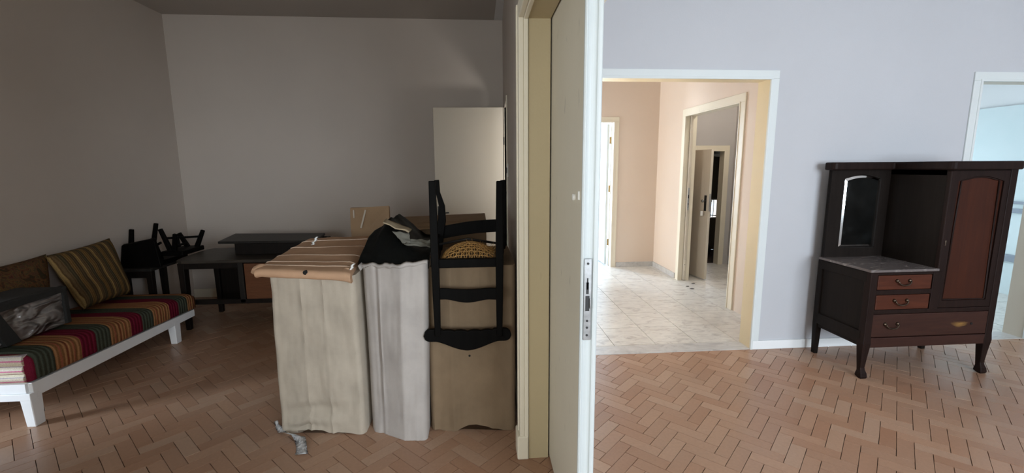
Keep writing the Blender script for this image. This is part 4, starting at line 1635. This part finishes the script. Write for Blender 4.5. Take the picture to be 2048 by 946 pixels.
# crushed rolled corners of the lid
c0 = at(512, 541, Z=.928)
bm = bmesh.new()
bmesh.ops.create_icosphere(bm, subdivisions=3, radius=1)
for v in bm.verts:
    k = 1+.18*noise.noise(v.co*2.2)+.08*noise.noise(v.co*6)
    v.co = c0+Vector((v.co.x*.060*k+.030, v.co.y*.045*k+.018, v.co.z*.034*k-.002))
obj('crushed_corner', bm, 'card_lid', ld, smooth=True)
c1 = at(694, 546, Z=.925)
bm = bmesh.new()
bmesh.ops.create_icosphere(bm, subdivisions=3, radius=1)
for v in bm.verts:
    k = 1+.22*noise.noise(v.co*2.2+Vector((3, 1, 0)))+.1*noise.noise(v.co*6)
    v.co = c1+Vector((v.co.x*.026*k, v.co.y*.03*k+.012, v.co.z*.032*k-.004))
obj('crushed_corner', bm, 'card_lid', ld, smooth=True)
p = at(611, 545, Y=lid_pt(.52, 0).y+.004)
obj('hand_hole', tube(BM(), [(p.x, p.y-.006, p.z), (p.x, p.y+.02, p.z)], [.012, .010], 12), 'void', ld)
for k, (px, py, z_) in enumerate(((698, 544, .93), (627, 487, .985))):
    p = at(px, py, Z=z_)
    bm = BM()
    rings = []
    for q in range(7):
        c = p+Vector((.006*q-.01, -.004, -.012+.009*q))+Vector((.006*math.sin(q*2.1), 0, .003*math.cos(q*3)))
        rings.append([c+Vector((-.008, 0, 0)), c+Vector((.004, -.006, .003)), c+Vector((.009, .004, 0)), c+Vector((0, .006, -.003))])
    loft(bm, rings)
    obj('tape_scrap', bm, 'white_plastic', ld, smooth=True)
# loose tape at the foot
bm = BM()
tp = [at(552, 842, Z=.035), at(555, 853, Z=.018), at(565, 864, Z=.010), at(578, 869, Z=.016), at(592, 870, Z=.024), at(600, 878, Z=.016),
      at(603, 892, Z=.008), at(603, 909, Z=.004)]
ring = []
for k in range(43):
    f_ = k/42*(len(tp)-1)
    i_ = min(int(f_), len(tp)-2)
    p = tp[i_].lerp(tp[i_+1], f_-i_)
    w = .012+.016*min(1, k/30)+.006*noise.noise(Vector((k*.5, 0, 1)))
    tw = 1.0*math.sin(k*.22+.4)*(1-k/60)
    s_ = Vector((math.cos(tw)*w, .15*w, math.sin(tw)*w))
    crk = .006*noise.noise(Vector((k*.9, 3, 1)))
    pz = Vector((p.x, p.y, max(p.z, .003+abs(s_.z))))
    ring.append([pz-s_, pz+Vector((0, 0, .003+crk)), pz+s_, pz+Vector((0, 0, .0015+crk))])
loft(bm, ring)
obj('loose_tape', bm, 'tape_film', b1, smooth=True, label='crumpled clear tape trailing onto the floor')

# 2: grey folded box, open, black plastic inside
b2 = thing('cardboard_box', 'narrow greyish cardboard box in the middle with a jagged torn open top', 'box', (-.46, 2.7, 0))
TL, TR = at(719, 535, Y=2.37), at(858, 525, Y=2.28)
BL, BR = at(741, 864, Z=0), at(858, 882, Z=0)
TL.x += .006
BL.x += .006
TR.x -= .008
BR.x -= .008


def bot2(u):
    return .0


def top2(u):
    return .012*noise.noise(Vector((u*9, 4, 1)))+.006*noise.noise(Vector((u*31, 2, 1)))


carton(b2, TL, TR, BL, BR, 3.05, [(.0, .30, .03), (.62, .42, -.060), (.22, .05, .012), (.26, .04, -.010)], bot2, 'card_grey', top2, seed=5, wob=.010)
bm = BM()
ring = []
for k in range(25):
    u = k/24
    p = Vector(TL).lerp(Vector(TR), u)
    y = crease(u, [(.0, .30, .03), (.62, .42, -.060)])
    h = .010+.008*noise.noise(Vector((u*8, 0, 3)))
    p = p+Vector((0, y+.008, .004+top2(u)))
    ring.append([p+Vector((0, -.012, -h)), p+Vector((0, -.012, h*.4)), p+Vector((0, .006, h)), p+Vector((0, .02, -h))])
loft(bm, ring)
obj('folded_rim', bm, 'card_grey', b2, smooth=True)
# black plastic heap over the box
TLB, TRB = Vector(TL), Vector(TR)
bm = bmesh.new()
A0, A1 = at(712, 528, Z=.955), at(862, 522, Z=.955)
nu, nv = 26, 22
vs = []
for j in range(nv+1):
    v_ = j/nv
    row = []
    for i in range(nu+1):
        u = i/nu
        x = A0.x+.012+(A1.x-A0.x-.006)*u
        yr = TLB.y+(TRB.y-TLB.y)*u+crease(u, [(.0, .30, .03), (.62, .42, -.060)])
        y = yr+.030+v_*(2.98-yr-.03)
        rise = min(1, v_*4.5)**.7
        h = .958+.075*rise+.14*min(1, v_*2.6)**.9*max(0, 1-abs(u-.24)/.50)
        h += rise*(.018*noise.noise(Vector((u*4, v_*5, 2)))+.010*noise.noise(Vector((u*11, v_*12, 5))))
        if v_ == 0:
            h = .950
        row.append(bm.verts.new((x+.06*min(1, v_*2.5)*(1-u), y, h)))
    vs.append(row)
for j in range(nv):
    for i in range(nu):
        bm.faces.new((vs[j][i], vs[j][i+1], vs[j+1][i+1], vs[j+1][i]))
bmesh.ops.solidify(bm, geom=bm.faces[:], thickness=.004)
o = obj('plastic_sheet', bm, 'black_plastic', loc=((A0.x+A1.x)/2, 2.7, .95), smooth=True)
tag(o, 'crumpled black plastic sheet heaped over the middle greyish box', 'sheet')


def flap(parent, name, pts, m, t=.006, label=None, n=8, curl=.01, seed=0):
    a, b_, c, d = [Vector(p) for p in pts]
    nrm = (b_-a).cross(d-a).normalized()
    bm = bmesh.new()
    F, B = [], []
    for i in range(n+1):
        F.append([])
        B.append([])
        for j in range(n+1):
            u, v_ = i/n, j/n
            p = (a*(1-u)+b_*u)*(1-v_)+(d*(1-u)+c*u)*v_
            p = p+nrm*curl*noise.noise(Vector((u*3+seed, v_*3, seed)))
            if i in (0, n) or j in (0, n):
                p = p+(b_-a).normalized()*.008*noise.noise(Vector((u*9, v_*9, seed+3)))
            F[i].append(bm.verts.new(p))
            B[i].append(bm.verts.new(p+nrm*t))
    for i in range(n):
        for j in range(n):
            bm.faces.new((F[i][j], F[i+1][j], F[i+1][j+1], F[i][j+1]))
            bm.faces.new((B[i][j], B[i][j+1], B[i+1][j+1], B[i+1][j]))
    for i in range(n):
        bm.faces.new((F[i][0], B[i][0], B[i+1][0], F[i+1][0]))
        bm.faces.new((F[i][n], F[i+1][n], B[i+1][n], B[i][n]))
        bm.faces.new((F[0][i], F[0][i+1], B[0][i+1], B[0][i]))
        bm.faces.new((F[n][i], B[n][i], B[n][i+1], F[n][i+1]))
    return obj(name, bm, m, parent, smooth=True, label=label)


flap(b2, 'torn_flap', (at(766, 445, Y=2.46), at(772, 437, Y=2.56), at(824, 458, Y=2.56), at(818, 464, Y=2.46)), 'card_inside', seed=1,
     label='torn tan flap')
flap(b2, 'torn_flap', (at(784, 462, Y=2.45), at(818, 466, Y=2.45), at(822, 486, Y=2.42), at(806, 487, Y=2.42)), 'card_dark_grey', seed=4, curl=.014)
flap(b2, 'torn_flap', (at(818, 479, Y=2.44), at(860, 478, Y=2.44), at(860, 494, Y=2.38), at(808, 488, Y=2.41)), 'card_dark_grey', seed=7, curl=.014)
flap(b2, 'torn_flap', (at(722, 540, Y=2.36), at(716, 531, Y=2.38), at(740, 508, Y=2.55), at(746, 512, Y=2.55)), 'card_grey', seed=9)
flap(b2, 'torn_flap', (at(846, 530, Y=2.30), at(842, 519, Y=2.36), at(858, 508, Y=2.46), at(862, 513, Y=2.42)), 'card_inside', seed=11)

# 3: brown box under the upturned chair
b3 = thing('cardboard_box', 'brown cardboard box beside the door frame with an upturned chair hung on it', 'box', (-.04, 2.7, 0))
TL, TR = at(849, 532, Y=2.37), at(1031, 532, Y=2.37)
BL, BR = at(863, 862, Z=0), at(1031, 861, Z=0)
TL.z = TR.z = .945


def bot3(u):
    k = .040*max(0, 1-((u-.52)/.20)**2)+.012*max(0, 1-((u-.75)/.12)**2)+.006*max(0, 1-((u-.05)/.1)**2)
    return k


carton(b3, TL, TR, BL, BR, 2.98, [(.12, .07, .006), (.27, .06, -.012), (.34, .04, .006), (.58, .05, -.006)], bot3, 'card_brown', seed=9, wob=.009)
flap(b3, 'torn_flap', (at(848, 540, Y=2.40), at(846, 525, Y=2.42), at(862, 508, Y=2.50), at(862, 540, Y=2.38)), 'card_tan', seed=15)
obj('handle_hole', tube(BM(), [(-.06, 2.352, .44), (-.06, 2.36, .44)], .006, 8), 'void', b3)

# 4: tall brown box behind, 5: tan box behind the lid
b4 = thing('cardboard_box', 'large tan cardboard box at the back, its top edge showing behind the upturned chair', 'box', (-.27, 3.4, 0))
p, q = at(775, 449, Y=3.12), at(958, 440, Y=3.12)
bm = BM()
hexa(bm, [(p.x, 3.12, .001), (q.x+.05, 3.12, .001), (q.x+.05, 3.60, .001), (p.x, 3.60, .001), (p.x, 3.12, p.z), (q.x+.05, 3.12, q.z), (q.x+.05, 3.60, q.z), (p.x, 3.60, p.z)])
obj('carton', bm, 'card_tan', b4, bevel=.004)
flap(b4, 'box_flap', ((p.x, 3.12, p.z), (q.x, 3.12, q.z), (q.x-.01, 2.98, q.z-.02), (p.x+.03, 2.98, p.z-.03)), 'card_tan', seed=21)
b5 = thing('cardboard_box', 'tall flattened tan cardboard box standing upright behind the taped lid', 'box', (-.98, 3.8, 0))
p, q = at(700, 416, Y=3.65), at(777, 412, Y=3.65)
bm = bmesh.new()
rows = []
for j in range(9):
    z = p.z*j/8
    rows.append([(p.x-.004*(j % 2), 3.65, z), ((p.x+q.x)/2, 3.645+.008*(j % 2), z+.006*(j == 8)), (q.x, 3.65+.006*(j % 3), z+(.014 if j == 8 else 0)), (q.x, 3.70, z), (p.x, 3.70, z)])
loft(bm, rows)
obj('carton', bm, 'card_tan', b5)
for (xa, ya2, xb, yb2, w) in ((707, 420, 708, 436, .010), (731, 420, 722, 456, .012)):
    f0, f1 = at(xa, ya2, Y=3.645), at(xb, yb2, Y=3.645)
    obj('tape_streak', bar(BM(), f0, f1, w, .004), 'card_pale', b5)

# ------------------------------------------------------------------ upturned ladder-back chair
ch = thing('ladderback_chair', 'black ladder-back chair with frayed cane seat turned upside down on the brown box', 'chair', (-.06, 2.45, .95))
YB, YF = 2.275, 2.66


def post(px0, px1):
    """rear post: leg up, back hanging down"""
    pts = []
    for py, yy in ((362, YB+.035), (440, YB+.012), (520, YB), (600, YB-.006), (672, YB-.012)):
        u = (py-362)/310
        pts.append(at(px0+(px1-px0)*u, py, Y=yy))
    sz = [(.034, .030), (.038, .034), (.040, .036), (.036, .032), (.030, .028)]
    return path_bar(BM(), pts, sz)


obj('back_post', post(864, 876), 'ebony', ch, bevel=.004)
obj('back_post', post(999, 999), 'ebony', ch, bevel=.004)


def front_leg_curve(xs, y0):
    pts = [at(px, py, Y=y0) for px, py in xs]
    sz = [(.030, .028), (.024, .024), (.034, .032), (.046, .042), (.050, .046), (.040, .04)]
    return path_bar(BM(), pts, sz)


obj('leg', front_leg_curve([(873, 360), (876, 385), (884, 412), (884, 440), (879, 470), (878, 500)], YF), 'ebony', ch, bevel=.004)
obj('leg', front_leg_curve([(1005, 360), (1009, 385), (1006, 412), (1004, 440), (1004, 470), (1004, 497)], YF), 'ebony', ch, bevel=.004)


def scurve(x0, x1, py_top, py_bot, Y, t_, n=26):
    """rail between two posts, outlined by pixel-space profiles evaluated on the plane y=Y"""
    bm = BM()
    rings = []
    for k in range(n+1):
        u = k/n
        px = x0+(x1-x0)*u
        a, b_ = at(px, py_top(u), Y=Y), at(px, py_bot(u), Y=Y)
        bow = .02*math.sin(PI*u)
        rings.append([a+Vector((0, bow, 0)), a+Vector((0, bow+t_, 0)), b_+Vector((0, bow+t_, 0)), b_+Vector((0, bow, 0))])
    return loft(bm, rings)


def bump_(u, c, w):
    return max(0, math.cos(min(1, abs(u-c)/w)*PI/2))**1.4


obj('back_slat', scurve(870, 998, lambda u: 578+4*bump_(u, .5, .4)-1*u, lambda u: 601+7*bump_(u, .5, .34)-2*abs(u-.5), YB-.012, .016), 'ebony', ch, bevel=.003)
# scalloped crest rail with round ears
bm = BM()
rings = []
n_ = 60
for k in range(n_+1):
    u = k/n_
    px = 847+(1023-847)*u
    e = min(u, 1-u)*(1023-847)
    rnd = math.sqrt(max(0, 1-(1-min(1, e/14))**2))
    mid = 676-(6 if u > .5 else 3)*abs(u-.5)*2
    up = 13+.0*u
    sc = 0
    if .2 < u < .8:
        sc = 4.0-4.2*abs(math.sin((u-.2)/.6*PI*4))**.7*.6
    t_ = mid-(up-sc)*rnd
    bt = mid+(12+17*bump_(u, .5, .36))*rnd
    a, b_ = at(px, t_, Y=YB-.02), at(px, bt, Y=YB-.02)
    bow = .022*math.sin(PI*u)
    rings.append([a+Vector((0, bow, 0)), a+Vector((0, bow+.026, 0)), b_+Vector((0, bow+.026, 0)), b_+Vector((0, bow, 0))])
loft(bm, rings)
obj('crest_rail', bm, 'ebony', ch, bevel=.004)
# seat frame
zS0, zS1 = .958, 1.005
xl, xr = at(866, 520, Y=YB).x, at(1001, 520, Y=YB).x
xfl, xfr = at(878, 490, Y=YF).x, at(1004, 490, Y=YF).x
obj('seat_rail', box(xl, xr, YB-.006, YB+.022, zS0, zS1), 'ebony', ch, bevel=.004)
obj('seat_rail', bar(BM(), (xl+.008, YB, zS0+.024), (xfl-.0, YF, zS0+.024), .024, .046), 'ebony', ch, bevel=.004)
obj('seat_rail', bar(BM(), (xr-.008, YB, zS0+.024), (xfr+.0, YF, zS0+.024), .024, .046), 'ebony', ch, bevel=.004)
# curved front seat rail (apron) arching up as the chair is upside down
bm = BM()
rings = []
for k in range(25):
    u = k/24
    px = 876+(1006-876)*u
    a = at(px, 454-16*u-3*bump_(u, .5, .5), Y=YF)
    b_ = Vector((a.x, YF, zS0))
    b_.z = a.z-.075
    rings.append([a, a+Vector((0, .022, 0)), b_+Vector((0, .022, 0)), b_])
loft(bm, rings)
obj('front_apron', bm, 'ebony', ch, bevel=.003)
for s_, (xa, xb) in enumerate(((xl, xfl), (xr, xfr))):
    obj('stretcher',
        bar(BM(), (xa, YB+.01, 1.06), (xb, YF, 1.075), .014, .018), 'ebony', ch, bevel=.002)
bm = BM()
tube(bm, [(xl+.01, YF-.10, 1.035), ((xl+xr)/2, YF-.09, 1.062), (xr-.01, YF-.10, 1.035)], .007, 8)
obj('bentwood_hoop', bm, 'dark_grey_wood', ch, smooth=True)
# torn cane seat, bulging upward, with frayed ends
bm = BM()
xs0, xs1 = xl+.035, xr-.012
strand = []
NX, NY = 22, 14


def caneh(u, v_):
    return .985+.085*math.sin(PI*min(1, max(0, u)))**.6*math.sin(PI*min(1, v_*1.1))**.7


for i in range(NX+1):
    u = i/NX
    vmax = .98-.15*abs(noise.noise(Vector((u*9, 1, 2))))
    pts = []
    for k in range(9):
        v_ = vmax*k/8
        pts.append((xs0+(xs1-xs0)*u, YB+.025+.26*v_, caneh(u, v_)+.0015*(1 if (k+i) % 2 else -1)))
    tube(bm, pts, 0.0017, 4)
for j in range(NY+1):
    v_ = j/NY*.96
    umax = .95-.10*abs(noise.noise(Vector((v_*9, 5, 2))))
    pts = []
    for k in range(13):
        u = umax*k/12
        pts.append((xs0+(xs1-xs0)*u, YB+.025+.26*v_, caneh(u, v_)+.0015*(1 if (k+j) % 2 else -1)))
    tube(bm, pts, .0019, 4)
for dg in (-1, 1):
    for i in range(-14, 30, 2):
        pts = []
        for k in range(15):
            v_ = k/14*.95
            u = (i+dg*14*v_)/NX*1.15+(0 if dg > 0 else .35)
            if 0 <= u <= .95:
                pts.append((xs0+(xs1-xs0)*u, YB+.025+.26*v_, caneh(u, v_)+.001))
        if len(pts) > 2:
            tube(bm, pts, .0014, 4)
cs = obj('cane_seat', bm, 'cane_weave', ch, label='frayed ochre cane seat')
cs['kind'] = 'stuff'
bm = BM()
rnd_ = random.Random(4)
for k in range(90):
    u = rnd_.uniform(.35, 1.0)
    v_ = rnd_.choice((rnd_.uniform(.7, 1.0), rnd_.uniform(.3, 1)))
    if u < .85:
        v_ = rnd_.uniform(.75, 1)
    p = Vector((xs0+(xs1-xs0)*u, YB+.025+.26*v_, caneh(u, v_)-.004))
    d = Vector((rnd_.uniform(-.3, .8), rnd_.uniform(-.2, .8), rnd_.uniform(.3, 1.1))).normalized()*rnd_.uniform(.02, .055)
    tube(bm, [p, p+d*.6, p+d+Vector((0, 0, -.006))], [.0018, .0015, .0008], 4)
fz = obj('frayed_cane', bm, 'cane_weave', cs)
fz['kind'] = 'stuff'
